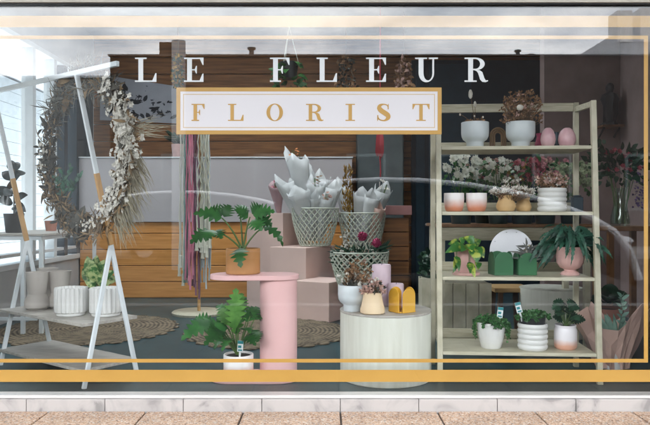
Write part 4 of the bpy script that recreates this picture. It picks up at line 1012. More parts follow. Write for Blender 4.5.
c = fB.location+V(0,0,.13); t = thing('dried_flower_bunch', 'full brown dried flower bunch with one cream bloom on the top shelf', 'dried flowers', tuple(c))
spray(c, 0, 170, .12, .235, 'dried', t, .012, 'tuft', start=.15, lean=(.005,0)); spray(c, 0, 30, .105, .2, 'driedpink', t, .011, 'tuft', start=.3, name='pale_flowers')
m = MB(); m.blob(P(520,107.5,3.78), .020, .06, (1,1,.9), 6, 9); m.build('cream_bloom', M['driedwhite'], t, smooth=True)
# wooden rainbow
c = V(px(498,3.95), 3.95-DG, Z1); m = MB()
for k, r in enumerate((.046,.034,.022)):
    pts = [c+V(-r,0,.0)] + [c+V(r*math.cos(R_(180-15*i)), 0, .085+r*math.sin(R_(180-15*i))) for i in range(13)] + [c+V(r,0,0)]
    m.tube(pts, .0058, 8)
o = m.build('wooden_arch_ornament', M['amberwood'], loc=tuple(c), smooth=True); tag(o, 'brown wooden nested arch ornament between the two white top shelf pots', 'ornament')
eg = thing('egg_vase', 'slim pink marbled egg shaped vase on the top shelf, nearer the white pots', 'vase', (px(548,3.84), 3.84-DG, Z1), 0, 'pink egg shaped vases')
potmesh('egg', .043, .118, eg.location).build('body', M['eggpink'], eg, smooth=True)
dup(eg, (px(567,3.84), 3.84-DG, Z1), 1.2, 'broad pink marbled egg shaped vase at the top shelf\'s right end', (1.18,1.18,1.0))
c = V(px(541.5,4.0), 4.0-DG, Z1); o = potmesh('belly', .04, .105, c, 24).build('small_vase', M['magenta'], loc=tuple(c), smooth=True); tag(o, 'small dark magenta vase mostly hidden behind the slim egg vase', 'vase')
c = V(px(556,4.02), 4.02-DG, Z1); o = potmesh('bottle', .022, .115, c, 20).build('small_bottle', M['duskblue'], loc=tuple(c), smooth=True); tag(o, 'small dark blue bottle standing between the two egg vases', 'bottle')

# second shelf
cupm = ombre_mat('white_coral_glaze', (.76,.71,.70), (.62,.24,.14), .02, .075)
cp = thing('glazed_cup', 'white cup dipped in coral glaze at the second shelf\'s left end', 'cup', (px(454,3.80), 3.80-DG, Z2), 0, 'coral dipped cups')
potmesh('cup', .058, .108, cp.location).build('body', cupm, cp, smooth=True)
dup(cp, (px(476.5,3.80), 3.80-DG, Z2), 2, 'white cup dipped in coral glaze, second from left on its shelf', (1.03,1.03,1.0))
cr = thing('cream_pot', 'tan stoneware bellied pot under the white dried statice', 'plant pot', (px(506,3.80), 3.80-DG, Z2), 0, 'tan bellied pots')
potmesh('belly', .058, .095, cr.location).build('body', M['tan'], cr, smooth=True)
dup(cr, (px(523.5,3.86), 3.86-DG, Z2), 0, 'smaller tan stoneware bellied pot beside the ribbed white pot', (.82,.82,.86))
c = cr.location+V(.03,0,.08); t = thing('dried_flower_bunch', 'wide white dried statice spray above the tan stoneware pots', 'dried flowers', tuple(c))
spray(c, 0, 120, .135, .075, 'driedwhite', t, .009, 'tuft', start=.35); spray(c, 0, 8, .05, .16, 'driedwhite', t, .010, 'tuft', start=.6, name='tall_flowers'); spray(c, 0, 30, .09, .05, 'dried', t, .012, 'tuft', start=.1, name='brown_leaves')
def ribbed(c, r, h, n, root, name='body'):
    mb = MB(); pr = [(0,0),(r*.9,0)]
    for k in range(n):
        for i in range(7): a = math.pi*i/6; pr.append((r*(.93+.07*math.sin(a)), h*(k + i/6)/n*.985+.004))
    pr += [(r*.92,h),(r*.85,h),(r*.84,h*.86),(0,h*.84)]; mb.lathe(pr, c, 48); return mb.build(name, M['white_cer'], root, smooth=True, angle=70)
rbp = thing('ribbed_pot', 'white ribbed cylinder pot on the second shelf', 'plant pot', (px(552,3.80), 3.80-DG, Z2)); ribbed(rbp.location, .083, .135, 5, rbp)
c = rbp.location+V(0,0,.12); t = thing('dried_flower_bunch', 'brown and blush dried blooms with white flecks in the ribbed pot', 'dried flowers', tuple(c))
spray(c, 0, 60, .085, .11, 'dried', t, .012, 'tuft', start=.2); spray(c, 0, 40, .09, .12, 'driedpink', t, .012, 'tuft', start=.4, name='blush_flowers'); spray(c, 0, 34, .095, .1, 'driedwhite', t, .008, 'tuft', start=.2, name='white_flecks')
m = MB(); c = V(px(577,3.95), 3.95-DG, Z2); m.box(c.x-.028, c.x+.028, c.y-.028, c.y+.028, c.z, c.z+.088); m.lathe([(.0,.089),(.024,.089),(.024,.098),(0,.1)], c, 16)
o = m.build('candle_box', M['duskblue'], loc=tuple(c), bevel=.003); tag(o, 'small dark blue candle tin box at the second shelf\'s right end', 'box')

# third shelf: pothos, disc, green arches, urn fern
L = V(px(466,3.80), 3.80-DG, Z3); t = thing('potted_pothos', 'pothos with yellow splashed leaves trailing over a blush saucer pot', 'potted plant', tuple(L))
potmesh('saucer', .072, .158, L).build('pot', M['pinkcer'], t, smooth=True); soil(t, L, .062, .138)
m = MB(); st_ = MB(); base = L+V(0,0,.15)
for (bx,by,tx,ty,dd,wd) in ((464,246,445,253,-.06,.062),(464,243,459,238,-.02,.06),(468,243,474,236,-.04,.07),(472,245,481,240,.0,.06),(474,246,477,263,-.1,.085),(476,248,484,258,-.07,.07),(457,259,453,273,-.11,.04),(469,263,475,278,-.12,.045),(456,256,459,272,-.12,.038),(466,246,461,252,-.1,.05),(470,244,472,252,-.12,.06),(460,244,448,244,.03,.06),(470,262,470,274,-.12,.035),(478,262,478,270,-.1,.04)):
    b = P(bx,by,3.76+dd*.5); m.leaf(b, P(tx,ty,3.76+dd), wd, (rnd(-.2,.2),-.85,.5), .12, 'heart', 0, .15, 7); stemline(st_, base if by < 250 else P(bx,247,3.72), b, .0025, .01)
m.build('leaves', M['pothos'], t, smooth=True); st_.build('stems', M['stem'], t, smooth=True)
DDI = 3.90; cc = P(511.5, 253, DDI); RD = .131
t = thing('round_mirror', 'pale round mirror disc leaning behind the green arched holders', 'mirror', (cc.x, cc.y, Z3))
m = MB(); m.prism([(RD*math.cos(R_(k*5)), RD*math.sin(R_(k*5))) for k in range(72)], lambda u,v,tt: V(cc.x+u, cc.y+tt+v*.06, Z3+RD+.001+v), -.004, .004); m.build('disc', M['mirror'], t, bevel=.001)
m = MB()
for a in (40, 75, 105, 150, 200): m.lathe([(0,0),(.0035,0),(.0035,.004),(0,.004)], (cc.x+RD*.88*math.cos(R_(a)), cc.y-.008+RD*.88*math.sin(R_(a))*.06, Z3+RD+RD*.88*math.sin(R_(a))), 8)
m.build('stud', M['polegrey'], t)
c = P(531,262,3.80); t = thing('dried_flower_bunch', 'grey dried sprig with spiky leaves standing in the right green holder', 'dried flowers', tuple(c)); m = MB(); m2 = MB()
for k in range(34):
    b = P(527+rnd(-3,3), 258+rnd(-12,4), 3.78); a = rnd(10,170); e = b + V(math.cos(R_(a))*rnd(.05,.12), rnd(-.05,.0), math.sin(R_(a))*rnd(.02,.07)); m.leaf(b, e, .014, (0,-1,.3), .05, 'lance', 0, .1, 4)
for k in range(30): m2.rosette(P(529+rnd(-5,6), 252+rnd(-6,8), 3.79+rnd(-.02,.02)), .011, 6)
m.build('spiky_leaves', M['greyfeather'], t, smooth=True); m2.build('blooms', M['pampas'], t, smooth=True)
arch_box('arched_holder', 'dark green holder with arched sides, left one under the round mirror', (px(500.5,3.80), 3.80-DG, Z3), .112, .135, R_(6), M['greensteel'], 'green arched holders')
arch_box('arched_holder', 'dark green holder with arched sides, right one holding a dried sprig', (px(524.5,3.80), 3.80-DG, Z3), .108, .13, R_(3), M['greensteel'], 'green arched holders')
L = V(px(570,3.78), 3.78-DG, Z3); t = thing('potted_fern', 'drooping blue green fern in a fluted blush urn on the third shelf', 'potted plant', tuple(L))
potmesh('urn', .078, .165, L, 60, lambda th, z: 1+(.012*math.sin(th*14) if .03 < z < .15 else 0)).build('pot', M['pinkcer'], t, smooth=True); soil(t, L, .066, .145)
m = MB(); base = L+V(0,0,.15)
for k in range(95):
    a = rnd(0, 6.28); el = rnd(.1, 1.35); ln = rnd(.10,.20); b = base + V(rnd(-.03,.03), rnd(-.03,.03), rnd(-.01,.02))
    mid = b + V(math.cos(a)*math.cos(el), math.sin(a)*math.cos(el)*.9, math.sin(el))*ln*.8
    e = mid + V(math.cos(a)*.09, math.sin(a)*.07, -rnd(.03,.15))
    if e.y < .06: e.y = .06
    nn = V(-math.cos(a)*.3, -.6, .8)
    m.leaf(b, mid, .020, nn, .1, 'strap', 4, .15, depth=.35); m.leaf(mid, e, .026, nn, .16, 'lance', 6, .2, depth=.45)
m.build('fronds', M['leafblue'], t, smooth=True)

# bottom shelf
def trailing(root, L, zr, r, n, ln, material='leaf', top=.03, front=True):
    mb = MB(); sb = MB()
    for k in range(n):
        a = rnd(0,6.28); p = Vector(L)+V(r*.7*math.cos(a), r*.7*math.sin(a), zr); rim = Vector(L)+V(r*1.07*math.cos(a), r*1.07*math.sin(a), zr+rnd(.004,.018))
        q = rnd(.15,1)*ln
        if front and math.sin(a) < -.35 and abs(math.cos(a)) < .75: q *= .25
        pts = [p, p.lerp(rim,.5)+V(0,0,.02), rim] + [rim+V(rnd(-.006,.006)+.012*math.cos(a), rnd(-.004,.004)+.012*math.sin(a), -q*(i+1)/4) for i in range(4)]
        sb.tube(pts, .0012, 4, cap=False)
        for i in range(len(pts)-1):
            for j in range(4):
                b = pts[i].lerp(pts[i+1], rnd(0,1)); mb.leaf(b, b+V(rnd(-.014,.014), rnd(-.014,.006), rnd(-.012,.012)), .010, (rnd(-.6,.6),-1,.6), .1, 'oval', 0, .1, 3)
    for k in range(n*5):
        a = rnd(0,6.28); q = r*.95*math.sqrt(rnd(0,1)); b = Vector(L)+V(q*math.cos(a), q*math.sin(a), zr+rnd(-.01,top)); mb.leaf(b, b+V(rnd(-.018,.018), rnd(-.018,.018), rnd(-.004,.02)), .012, (rnd(-.6,.6),-1,.8), .1, 'oval', 0, .1, 3)
    mb.build('leaves', M[material], root, smooth=True); sb.build('stems', M['stem'], root)
L = V(px(491,3.76), 3.76-DG, Z4); t = thing('potted_trailer', 'small leaved trailing plant spilling down a plain round white pot', 'potted plant', tuple(L))
potmesh('round', .079, .148, L).build('pot', M['white_cer'], t, smooth=True); soil(t, L, .07, .132); trailing(t, L, .145, .079, 44, .12, 'leaf', .035); tagsign(t, P(499.5,318,3.70), .12)
L = V(px(532.5,3.72), 3.72-DG, Z4); t = thing('potted_trailer', 'small leaved plant in black liner inside a ribbed white pot', 'potted plant', tuple(L))
po = ribbed(L, .084, .148, 5, t, 'pot'); m = MB(); m.lathe([(0,.13),(.066,.13),(.072,.185),(.068,.185),(.064,.17),(0,.17)], L, 30); m.build('liner', M['blackpot'], t, smooth=True)
trailing(t, L, .185, .072, 30, .035, 'leaf', .03, False); tagsign(t, P(520,313,3.70), -.25)
L = V(px(565.5,3.73), 3.73-DG, Z4); pm2 = ombre_mat('white_peach_glaze', (.76,.73,.76), (.66,.36,.26), .025, .06)
t = thing('potted_geranium', 'dark lobed leaf plant in white and peach glazed jar on bottom shelf', 'potted plant', tuple(L))
m = MB(); m.lathe([(a*.063,b*.138) for a,b in ((0,0),(.82,0),(.96,.06),(1,.15),(1,.78),(.93,.86),(.90,.9),(.93,.97),(.93,1),(.84,1),(.82,.9),(0,.86))], L, 40); m.build('pot', pm2, t, smooth=True); soil(t, L, .05, .122)
m = MB(); st_ = MB(); base = L+V(0,0,.125)
for k in range(17):
    a = rnd(0,6.28); e = base + V(math.cos(a)*rnd(.02,.075), math.sin(a)*.05, rnd(.03,.13)); d = V(math.cos(a)*.8, math.sin(a)*.6-.2, rnd(-.3,.3)).normalized(); stemline(st_, base, e, .003)
    m.leaf(e-d*.02, e+d*.045, .075, (rnd(-.3,.3),-.7,.7), .12, 'heart', 5, .1, depth=.4)
m.build('leaves', M['leafdark'], t, smooth=True); st_.build('stems', M['stem'], t, smooth=True)

# ------------------------------------------------------------------ behind the ladder shelf: flower bench, bunches, drum, stool
DF = 4.55; YF = DF-DG; ZF = .872
t = thing('flower_bench', 'brown topped bench with pale apron behind the ladder shelf holding cut flowers', 'bench', (px(512,DF), YF+.2, 0))
xa, xb = px(440,DF), px(592,DF)
m = MB(); m.box(xa-.02, xb+.02, YF-.02, YF+.5, ZF-.022, ZF); m.build('bench_top', M['brownwood'], t, bevel=.003)
m = MB(); m.box(xa, xb, YF, YF+.02, ZF-.115, ZF-.0225); m.build('apron', M['birch_h'], t, bevel=.002)
for x in (xa+.02, xb-.02):
    for y in (YF+.045, YF+.45): m = MB(); m.box(x-.02, x+.02, y-.02, y+.02, 0, ZF-.023); m.build('leg', M['birch'], t)
def bunch(x, D, zb, r, h, label, cols, nl=70, bucket='bucket', leafm='leaf', cat='cut flowers', rt=.155, fz=.022):
    L = V(px(x,D), D-DG, zb); root = thing('flower_bunch', label, cat, tuple(L), 0, 'bunches of cut flowers behind the ladder shelf')
    potmesh('taper', r, .17, L, 24).build('bucket', M[bucket], root, smooth=True)
    mb = MB(); sb = MB()
    for k in range(nl):
        a = rnd(0,6.28); q = rt*math.sqrt(rnd(0,1)); b = L+V(q*math.cos(a), q*math.sin(a)*.8, rnd(.17,h*.9)); mb.leaf(b, b+V(rnd(-.05,.05), rnd(-.06,.02), rnd(-.03,.06)), .028, (rnd(-.6,.6),-1,.5), .12, 'oval', 0, .1, 4)
    for k in range(12): a = rnd(0,6.28); stemline(sb, L+V(0,0,.1), L+V(rt*.7*math.cos(a), rt*.7*math.sin(a), h*.85), .003)
    mb.build('foliage', M[leafm], root, smooth=True); sb.build('stems', M['stem'], root)
    for i, (cm, n, s) in enumerate(cols):
        fb = MB()
        for k in range(n):
            a = rnd(0,6.28); q = rt*math.sqrt(rnd(0,1)); c = L+V(q*math.cos(a), q*math.sin(a)*.8-.03, h*rnd(.66,1)-q*.25)
            fb.rosette(c, s, 9, V(rnd(-.4,.4),-1,rnd(-.1,.7)), .25); fb.rosette(c, s*.55, 7, V(rnd(-.4,.4),-1,rnd(-.1,.7)), .6)
        fb.build('blooms', M[cm], root, smooth=True)
bunch(461, 4.62, ZF, .085, .50, 'white daisy bunch, leftmost behind the ladder shelf', [('daisy',34,.030)], 70)
bunch(484, 4.85, ZF, .08, .50, 'dull brown flower bunch between the two white bunches', [('driedpink',46,.02),('redfl',14,.018)], 60)
bunch(498, 4.62, ZF, .08, .48, 'white daisy bunch above the tan stoneware pots', [('daisy',28,.028)], 70)
bunch(522, 4.66, ZF, .085, .50, 'red and yellow flower bunch right of the white daisies', [('redfl',24,.026),('pinkfl',22,.024),('wheat',8,.02)], 60)
bunch(545, 4.72, ZF, .085, .49, 'dusky pink flower bunch above the ribbed white pot', [('pinkfl',34,.026),('driedpink',20,.022)], 60)
bunch(571, 4.66, ZF, .085, .46, 'pale green hydrangea bunch, rightmost behind the ladder shelf', [('limefl',120,.022)], 40)
c = V(px(525,4.56), 4.66-DG, ZF); 
L = V(px(524.5,4.58), 4.585-DG, ZF-.0); 
# things on the floor behind the shelf
DQ = 4.95
o = MB(); c = V(px(557,DQ), DQ-DG+.1, 0); o.lathe([(.245,0),(.25,.005),(.25,.365),(.246,.37),(0,.37)], c, 64)
o = o.build('drum_plinth', M['drumwood'], loc=tuple(c), smooth=True); tag(o, 'pale wooden drum plinth half hidden behind the ladder shelf\'s bottom pots', 'plinth')
DQ2 = 4.75; t = thing('wooden_crate', 'upright pale wooden panel box behind the ladder shelf\'s lower left corner', 'crate', (px(466,DQ2), DQ2-DG+.15, 0))
m = MB()
for k in range(4):
    a = px(440,DQ2)+k*.095; m.box(a+.002, a+.093, DQ2-DG, DQ2-DG+.018, .0, .435)
m.build('front_boards', M['birch'], t, bevel=.002); m = MB(); m.box(px(440,DQ2)+.004, px(440,DQ2)+.376, DQ2-DG+.019, DQ2-DG+.3, 0, .43); m.build('body', M['birch'], t)
t = thing('wooden_stool', 'low brown wooden stool behind the bottom shelf between the plant tags', 'stool', (px(506,5.2), 5.2-DG, 0))
m = MB(); m.box(px(490,5.2), px(527,5.2), 5.05-DG, 5.35-DG, .33, .365); m.build('seat', M['tan'], t, bevel=.004)
for x in (495, 521):
    for D in (5.09, 5.31): m = MB(); m.bar((px(x,5.2), D-DG, 0), (px(x+(2 if x < 500 else -2),5.2), D-DG, .329), .035, .035); m.build('leg', M['brownwood'], t)
L = V(px(431,5.0), 5.0-DG, 0); t = thing('potted_shrub', 'bushy green plant in tall pale timber planter left of the ladder shelf', 'potted plant', tuple(L))
m = MB(); m.box(L.x-.085, L.x+.085, L.y-.085, L.y+.085, 0, .455); m.build('planter', M['birch'], t, bevel=.003)
m = MB()
for k in range(150): b = L+V(rnd(-.08,.08), rnd(-.08,.08), .45+rnd(0,.18)); m.leaf(b, b+V(rnd(-.06,.06), rnd(-.06,.03), rnd(-.02,.07)), .03, (rnd(-.6,.6),-1,.6), .1, 'oval', 0, .1, 4)
m.build('leaves', M['leafdark'], t, smooth=True)

# right side: stool table with vase, figurine shelf, kraft wrapped plant, leafy plant
DV = 5.0; t = thing('wooden_side_table', 'brown wooden side table under the glass vase at the right', 'table', (px(622,DV), DV-DG, 0)); ZV = pz(226,DV)
m = MB(); m.box(px(599,DV), px(646,DV), DV-DG-.16, DV-DG+.18, ZV-.035, ZV); m.build('table_top', M['brownwood'], t, bevel=.004)
for x in (603.5, 641.5):
    for dy in (-.12, .14): m = MB(); m.bar((px(x,DV), DV-DG+dy, 0), (px(x,DV), DV-DG+dy, ZV-.036), .04, .04); m.build('leg', M['brownwood'], t)
L = V(px(619,DV), DV-DG-.02, ZV+.001); t = thing('glass_vase', 'tall clear green tinted glass vase on the right side table', 'vase', tuple(L))
m = MB(); m.lathe([(0,0),(.066,0),(.072,.01),(.070,.06),(.05,.16),(.036,.23),(.042,.29),(.039,.29),(.033,.23),(.046,.16),(.066,.06),(.067,.016),(0,.012)], L, 36); m.build('body', M['clearglass'], t, smooth=True)
m = MB(); m.lathe([(0,.014),(.064,.017),(.063,.06),(.047,.14),(0,.14)], L, 30); m.build('water', M['clearglass'], t, smooth=True)
c = L+V(0,0,.02); t = thing('cut_flower_bouquet', 'mixed rose red and purple bouquet with dark leaves in the glass vase', 'cut flowers', tuple(c)); m = MB(); sb = MB(); f1_ = MB(); f2_ = MB()
for k in range(14): stemline(sb, c+V(rnd(-.03,.03),rnd(-.03,.03),0), c+V(rnd(-.1,.1), rnd(-.08,.08), rnd(.34,.5)), .0035)
for k in range(170):
    d = V(rnd(-1,1), rnd(-.8,.6), rnd(-.35,1)); d = d.normalized()*rnd(.04,.2); b = c+V(-.01,0,.40)+d; m.leaf(b, b+d.normalized()*rnd(.03,.08)+V(0,-.01,rnd(-.04,.03)), .036, (rnd(-.5,.5),-1,.5), .1, 'oval', 0, .1, 4)
for k in range(16): f1_.rosette(c+V(rnd(-.12,.16), -.06+rnd(-.06,.03), rnd(.34,.56)), .024, 8)
for k in range(60): b = c+V(.10+rnd(-.02,.05), -.05+rnd(-.03,.03), rnd(.12,.40)); f2_.leaf(b, b+V(rnd(-.015,.02),-.01,rnd(-.03,.01)), .016, (0,-1,.3), .1, 'oval', 0, .1, 3)
for k in range(30): b = c+V(rnd(-.24,-.12), rnd(-.05,.05), rnd(.4,.62)); m.leaf(b, b+V(rnd(-.06,.03),-.02,rnd(-.02,.06)), .04, (0,-1,.3), .1, 'oval', 0, .1, 4)
m.build('foliage', M['leafdark'], t, smooth=True); sb.build('stems', M['stem'], t); f1_.build('rose_blooms', M['redfl'], t, smooth=True); f2_.build('purple_blooms', M['purplefl'], t, smooth=True)
DS = 6.0; L = P(608.5,126,DS); L.y = 6.05-DG-.002
t = thing('wall_shelf', 'narrow dark shelf fixed on the mauve wall at upper right', 'shelf', (L.x, L.y, L.z))
m = MB(); m.box(L.x-.10, L.x+.10, L.y-.16, L.y, L.z-.02, L.z); m.build('board', M['brownwood'], t, bevel=.002); m = MB()
for s in (-.07,.07): m.bar((L.x+s, L.y-.004, L.z-.10), (L.x+s, L.y-.12, L.z-.022), .012, .012)
m.build('bracket', M['blackpot'], t)
m = MB(); c = V(L.x, L.y-.08, L.z+.001)
m.lathe([(0,0),(.07,0),(.072,.015),(.055,.03),(.062,.10),(.060,.18),(.072,.24),(.058,.285),(.026,.305),(.036,.335),(.034,.365),(.016,.388),(0,.392)], c, 20, lambda th, z: 1+.12*math.sin(th*3+z*20)+.08*math.sin(th*7))
o = m.build('statuette', M['figure'], loc=tuple(c), smooth=True); tag(o, 'dark standing statuette on the narrow shelf on the mauve wall', 'statuette')

# kraft paper wrapped succulent on the floor
DKR = 3.98; L = V(px(612,DKR), DKR-DG, 0)
t = thing('wrapped_plant', 'blue green succulent wrapped in crumpled kraft paper standing right of the shelf', 'potted plant', tuple(L))
m = MB(); m.lathe([(a*.085,b*.13) for a,b in ((0,0),(.74,0),(.78,.02),(1,1),(.93,1),(.9,.9),(0,.88))], L, 28); m.build('pot', M['white_cer'], t, smooth=True)
N, K = 26, 5; vs = []
peaks = [(-.3,.30),(.9,.20),(1.9,.29),(2.9,.19),(3.6,.29),(4.55,.13),(5.45,.34)]
def rimh(a):
    best = .15
    for q, hh in peaks:
        d = abs((a-q+math.pi)%(2*math.pi)-math.pi); best = max(best, hh - d*.26)
    return best
crease = [rnd(-.014,.014) if k % 2 else rnd(-.006,.02) for k in range(N)]
for i in range(K+1):
    u = i/K
    for k in range(N):
        a = 2*math.pi*k/N; H = .10 + rimh(a)*1.0
        r = .078 + u*.085*(1+.25*math.cos(a*2)) + .010*math.sin(a*9+u*3) + (.02*u*u)
        cj = crease[k]*(.35+.65*u)
        vs.append(L + V((r+cj)*1.10*math.cos(a), (r+cj)*.85*math.sin(a), .006+H*u) + V(rnd(-.004,.004), rnd(-.004,.004), rnd(-.003,.003)))
m = MB(); fs = []
for i in range(K):
    for k in range(N):
        A_, B_, C_, D_ = i*N+k, i*N+(k+1)%N, (i+1)*N+(k+1)%N, (i+1)*N+k
        fs += [(A_, B_, C_), (A_, C_, D_)] if (i+k) % 2 else [(A_, B_, D_), (B_, C_, D_)]
m.add(vs, fs); o = m.build('kraft_wrap', M['kraft'], t); sm = o.modifiers.new('thick','SOLIDIFY'); sm.thickness = .0015
m = MB(); base = L+V(0,-.01,.13)
for k in range(30):
    a = rnd(0,6.28); e = base+V(math.cos(a)*rnd(.03,.10), math.sin(a)*.07, rnd(.06,.2)); m.leaf(base+V(math.cos(a)*.02,math.sin(a)*.02,rnd(0,.06)), e, .034, (math.cos(a)*.3,-.8,.5), .12, 'oval', 0, .25, 6)
for k in range(16):
    z = .12+k*.013; a = k*2.4; b = base+V(.055,0,z); m.leaf(b, b+V(math.cos(a)*.04, math.sin(a)*.03-.01, .035), .022, (0,-.8,.6), .1, 'oval', 0, .2, 4)
m.build('leaves', M['succ'], t, smooth=True)
L = V(px(607,4.6), 4.6-DG, 0); t = thing('potted_leafy_plant', 'broad dark leaf plant in brown pot behind the kraft wrapped succulent', 'potted plant', tuple(L))
potmesh('taper', .11, .28, L, 30).build('pot', M['terra2'], t, smooth=True); soil(t, L, .095, .255); m = MB(); base = L+V(0,0,.26)
for (tx,ty,dd) in ((622,302,-.15),(592,300,-.1),(625,292,.1),(600,288,0),(612,284,.1),(586,308,0),(630,306,0),(608,300,-.25)):
    e = P(tx,ty,4.6+dd); m.leaf(base.lerp(e,.25)+V(0,0,.03), e, .11, (0,-.4,.9), .15, 'oval', 0, .15, 7)
m.build('leaves', M['leafdark'], t, smooth=True)

# ------------------------------------------------------------------ across the street (seen as reflections in the glass)
YO = -15.0; DO = DG-YO
def ox(x): return (x-325)*DO/650
def oz(y): return EYE+(212.5-y)*DO/650
t = thing('brick_building', 'long dark brick building with flat parapet across the street', 'building', (3, YO-4, STREET))
m = MB(); m.box(ox(110), 14, YO-8, YO, STREET+.021, oz(56)); m.build('wall', M['brickdark'], t)
m = MB(); m.box(ox(110)-.05, 14.05, YO-.3, YO+.06, oz(56)+.002, oz(54.5)); m.build('coping', M['darkpipe'], t)
for k in range(7):
    x = -4.6+k*2.6; m = MB(); m.box(x, x+1.1, YO+.004, YO+.05, 1.0, 2.6); f_ = m.build('window', M['greycab'], t); m = MB(); m.box(x+.08, x+1.02, YO+.052, YO+.06, 1.08, 2.52); m.build('pane', M['carglass'], f_)
m = MB(); m.box(ox(156.5), ox(169.5), YO-.6, YO-.302, oz(56), oz(39)); m.build('chimney', M['brickdark'], t)
m = MB(); m.tube([(ox(249.5),YO-.5,oz(57)),(ox(249.5),YO-.5,oz(44))], .07, 10); m.tube([(ox(249.5),YO-.5,oz(45)),(ox(249.5),YO-.5,oz(43))], .12, 10); m.build('flue', M['darkpipe'], t)
m = MB(); m.tube([(ox(283),YO-.5,oz(57))]+[(ox(287.5)+.14*math.cos(R_(180-20*i)),YO-.5,oz(55)+.14*math.sin(R_(180-20*i))) for i in range(10)], .03, 8); m.build('vent_pipe', M['darkpipe'], t)
m = MB(); m.box(ox(428),ox(462),YO-1.6,YO-.5,oz(57),oz(49.5)); m.build('roof_box', M['darkpipe'], t)
m = MB(); m.blob((ox(420),YO-.9,oz(57)), .28, 0, (1,1,.75), 8, 14); m.build('roof_dome', M['darkpipe'], t, smooth=True)
m = MB(); m.tube([(ox(522),YO-.4,oz(57)),(ox(522),YO-.4,oz(47))], .06, 10); m.tube([(ox(522),YO-.4,oz(48)),(ox(522),YO-.4,oz(46.5))], .1, 10); m.build('flue', M['darkpipe'], t)
m = MB(); m.tube([(ox(524),YO-.4,oz(56)),(ox(530),YO-.4,oz(53)),(ox(534),YO-.4,oz(51)),(ox(538),YO-.4,oz(51.2)),(ox(540.5),YO-.4,oz(53)),(ox(540.5),YO-.4,oz(57))], .035, 8); m.build('vent_pipe', M['darkpipe'], t)
# gabled house behind it on the right
YG = -26; DGH = DG-YG; gx = lambda x: (x-325)*DGH/650; gz = lambda y: EYE+(212.5-y)*DGH/650
t = thing('slate_roof_house', 'tall house with broad slate roof and chimneys rising behind the brick building', 'house', (gx(700), YG-3, STREET))
m = MB(); m.box(gx(590), gx(900), YG-7, YG-.5, STREET-.1, gz(62)); m.build('wall', M['brickdark'], t)
m = MB(); m.prism([(gx(574),gz(58)),(gx(606),gz(38.5)),(gx(640),gz(26)),(gx(700),gz(2)),(gx(790),gz(-30)),(gx(920),gz(58))], lambda u,v,tt: V(u,tt,v), YG-7.3, YG); m.build('roof', M['slate'], t)
for a, b, c_ in ((617,632,10.5),(640,662,8)): m = MB(); m.box(gx(a), gx(b), YG-.9, YG+.05, gz(42), gz(c_)); m.build('chimney', M['palerender'], t)
# low wall and hedge further left
t = thing('low_shed', 'low grey shed with flat roof beside the brick building', 'shed', (-12, YO-2, STREET))
m = MB(); m.box(-19, ox(110)-.07, YO-5, YO-.3, STREET+.021, oz(76)); m.build('wall', M['shedgrey'], t); m = MB(); m.box(-19.1, ox(110)-.06, YO-5.1, YO-.2, oz(76)+.002, oz(74)); m.build('roof', M['slate'], t)
# street pole
DPO = 12.6; o = MB(); xp = (178.5-325)*DPO/650; o.tube([(xp, DG-DPO, STREET-.13),(xp, DG-DPO, EYE+(212.5-41)*DPO/650)], .135, 14); o = o.build('street_pole', M['polegrey'], loc=(xp, DG-DPO, STREET-.13), smooth=True); tag(o, 'plain grey street pole at the kerb across from the shop', 'pole')
# white weatherboard house beyond the left window
t = thing('weatherboard_house', 'white weatherboard house with grey eave, widened for shade, seen through the left side window', 'house', (-9.5, 3.5, STREET))
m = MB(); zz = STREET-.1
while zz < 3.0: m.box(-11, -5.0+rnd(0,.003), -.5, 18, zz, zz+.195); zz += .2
m.build('wall', M['weather'], t); m = MB(); m.box(-11.2, -3.25, -.9, 18.5, 3.12, 3.26); m.build('eave', M['slate'], t)  # eave widened across the lane to keep sky light off the wall
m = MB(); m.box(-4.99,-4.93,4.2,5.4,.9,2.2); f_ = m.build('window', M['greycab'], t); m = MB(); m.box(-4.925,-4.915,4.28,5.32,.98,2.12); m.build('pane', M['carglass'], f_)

# parked car
YC = -5.55
car = thing('parked_car', 'dark people carrier with silver roof trim standing in for sky glare, parked along the kerb', 'car', (1.95, YC-.9, STREET-.13))
DCR = DG-YC
cx_ = lambda x: (x-325)*DCR/650
cz_ = lambda y: EYE+(212.5-y)*DCR/650
prof = [(cx_(x), cz_(y)) for x, y in ((262,225),(270,206),(284,193),(305,186),(335,181.5),(380,179.5),(420,180.5),(470,185),(515,193),(555,204),(590,217),(615,232),(630,250),(640,280))]
zb = STREET-.13+.28
body = [(prof[0][0]-.06, zb+.1)] + [(x, z-.012) for x, z in prof] + [(prof[-1][0]+.03, zb+.06), (prof[-1][0]-.1, zb)] + [(prof[0][0]+.1, zb)]
m = MB(); m.prism(body, lambda u,v,tt: V(u,tt,v), YC-1.75, YC-.02); m.build('body', M['carpaint'], car, bevel=.03)
m = MB(); m.tube([(x, YC-.015, z) for x, z in prof[3:]], [.027 + .003*k for k in range(len(prof)-3)], 8); m.build('silver_glare_trim', M['silver'], car, smooth=True)  # pale trim, thicker forward, stands in for roof rim light and windscreen glare
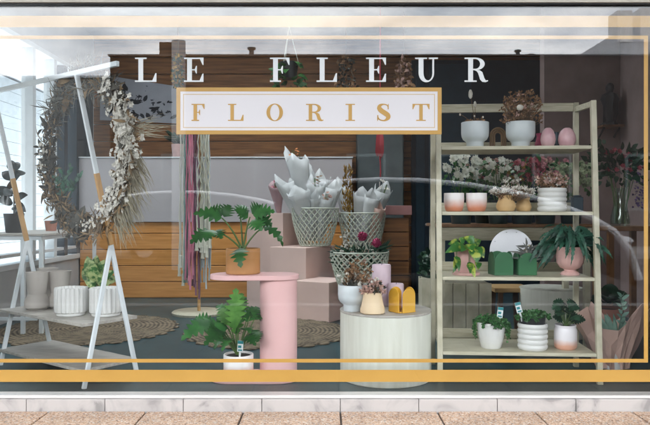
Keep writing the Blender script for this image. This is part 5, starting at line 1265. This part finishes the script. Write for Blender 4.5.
for a, b in ((310,372),(378,440),(446,520)):
    def top(x):
        for i in range(len(prof)-1):
            if prof[i][0] <= x <= prof[i+1][0]:
                q = (x-prof[i][0])/(prof[i+1][0]-prof[i][0]); return prof[i][1]*(1-q)+prof[i+1][1]*q
    xs_ = [cx_(a)+(cx_(b)-cx_(a))*i/6 for i in range(7)]; poly = [(cx_(a), .92)] + [(cx_(b), .92)] + [(x, max(.95, top(x)-.09)) for x in reversed(xs_)]
    m = MB(); m.prism(poly, lambda u,v,tt: V(u,tt,v), YC-.03, YC-.012); m.build('window', M['carglass'], car)
for x in (cx_(330), cx_(575)):
    for y in (YC-.16, YC-1.62):
        zc = STREET-.13+.33; m = MB(); m.tube([(x, y-.1, zc),(x, y+.1, zc)], .33, 28); wl = m.build('wheel', M['tyre'], car, smooth=True); m = MB(); m.tube([(x, y+.101, zc),(x, y+.115, zc)], .2, 20); m.tube([(x, y+.115, zc),(x, y+.12, zc)], .06, 12); m.build('rim', M['polegrey'], wl)
m = MB(); m.blob((prof[-1][0]-.08, YC-.28, .55), .12, 0, (1,1.2,.6), 6, 10); m.build('headlight', M['lens'], car, smooth=True)
m = MB(); m.blob((prof[-1][0]-.08, YC-1.5, .55), .12, 0, (1,1.2,.6), 6, 10); m.build('headlight', M['lens'], car, smooth=True)
for x in (375, 443): m = MB(); m.box(cx_(x)-.13, cx_(x)-.02, YC-.018, YC+.012, .82, .845); m.build('handle', M['chrome'], car)

dup(car, (-2.0, -11.6, STREET-.13), 0, 'dark people carrier with silver trim standing in for glare, added at the far kerb for its reflected streak')  # second car added for its faint streak in the window glass

# fallen dry crumbs along the bottom rail
m = MB()
for k in range(90):
    x = px(random.choice((382, 400, 425, 440, 470, 560, 640, 150, 300))+rnd(-14,14), 3.3); y = rnd(.07,.16)
    m.leaf((x, y, .004), (x+rnd(-.012,.012), y+rnd(-.008,.008), .006+rnd(0,.004)), .006, (0,0,1), .1, 'oval', 0, .1, 3)
o = m.build('fallen_petals', M['dried'], loc=(px(425,3.3), .1, 0)); tag(o, 'scattered dry brown petals and crumbs along the window\'s bottom rail', 'petals', kind='stuff')
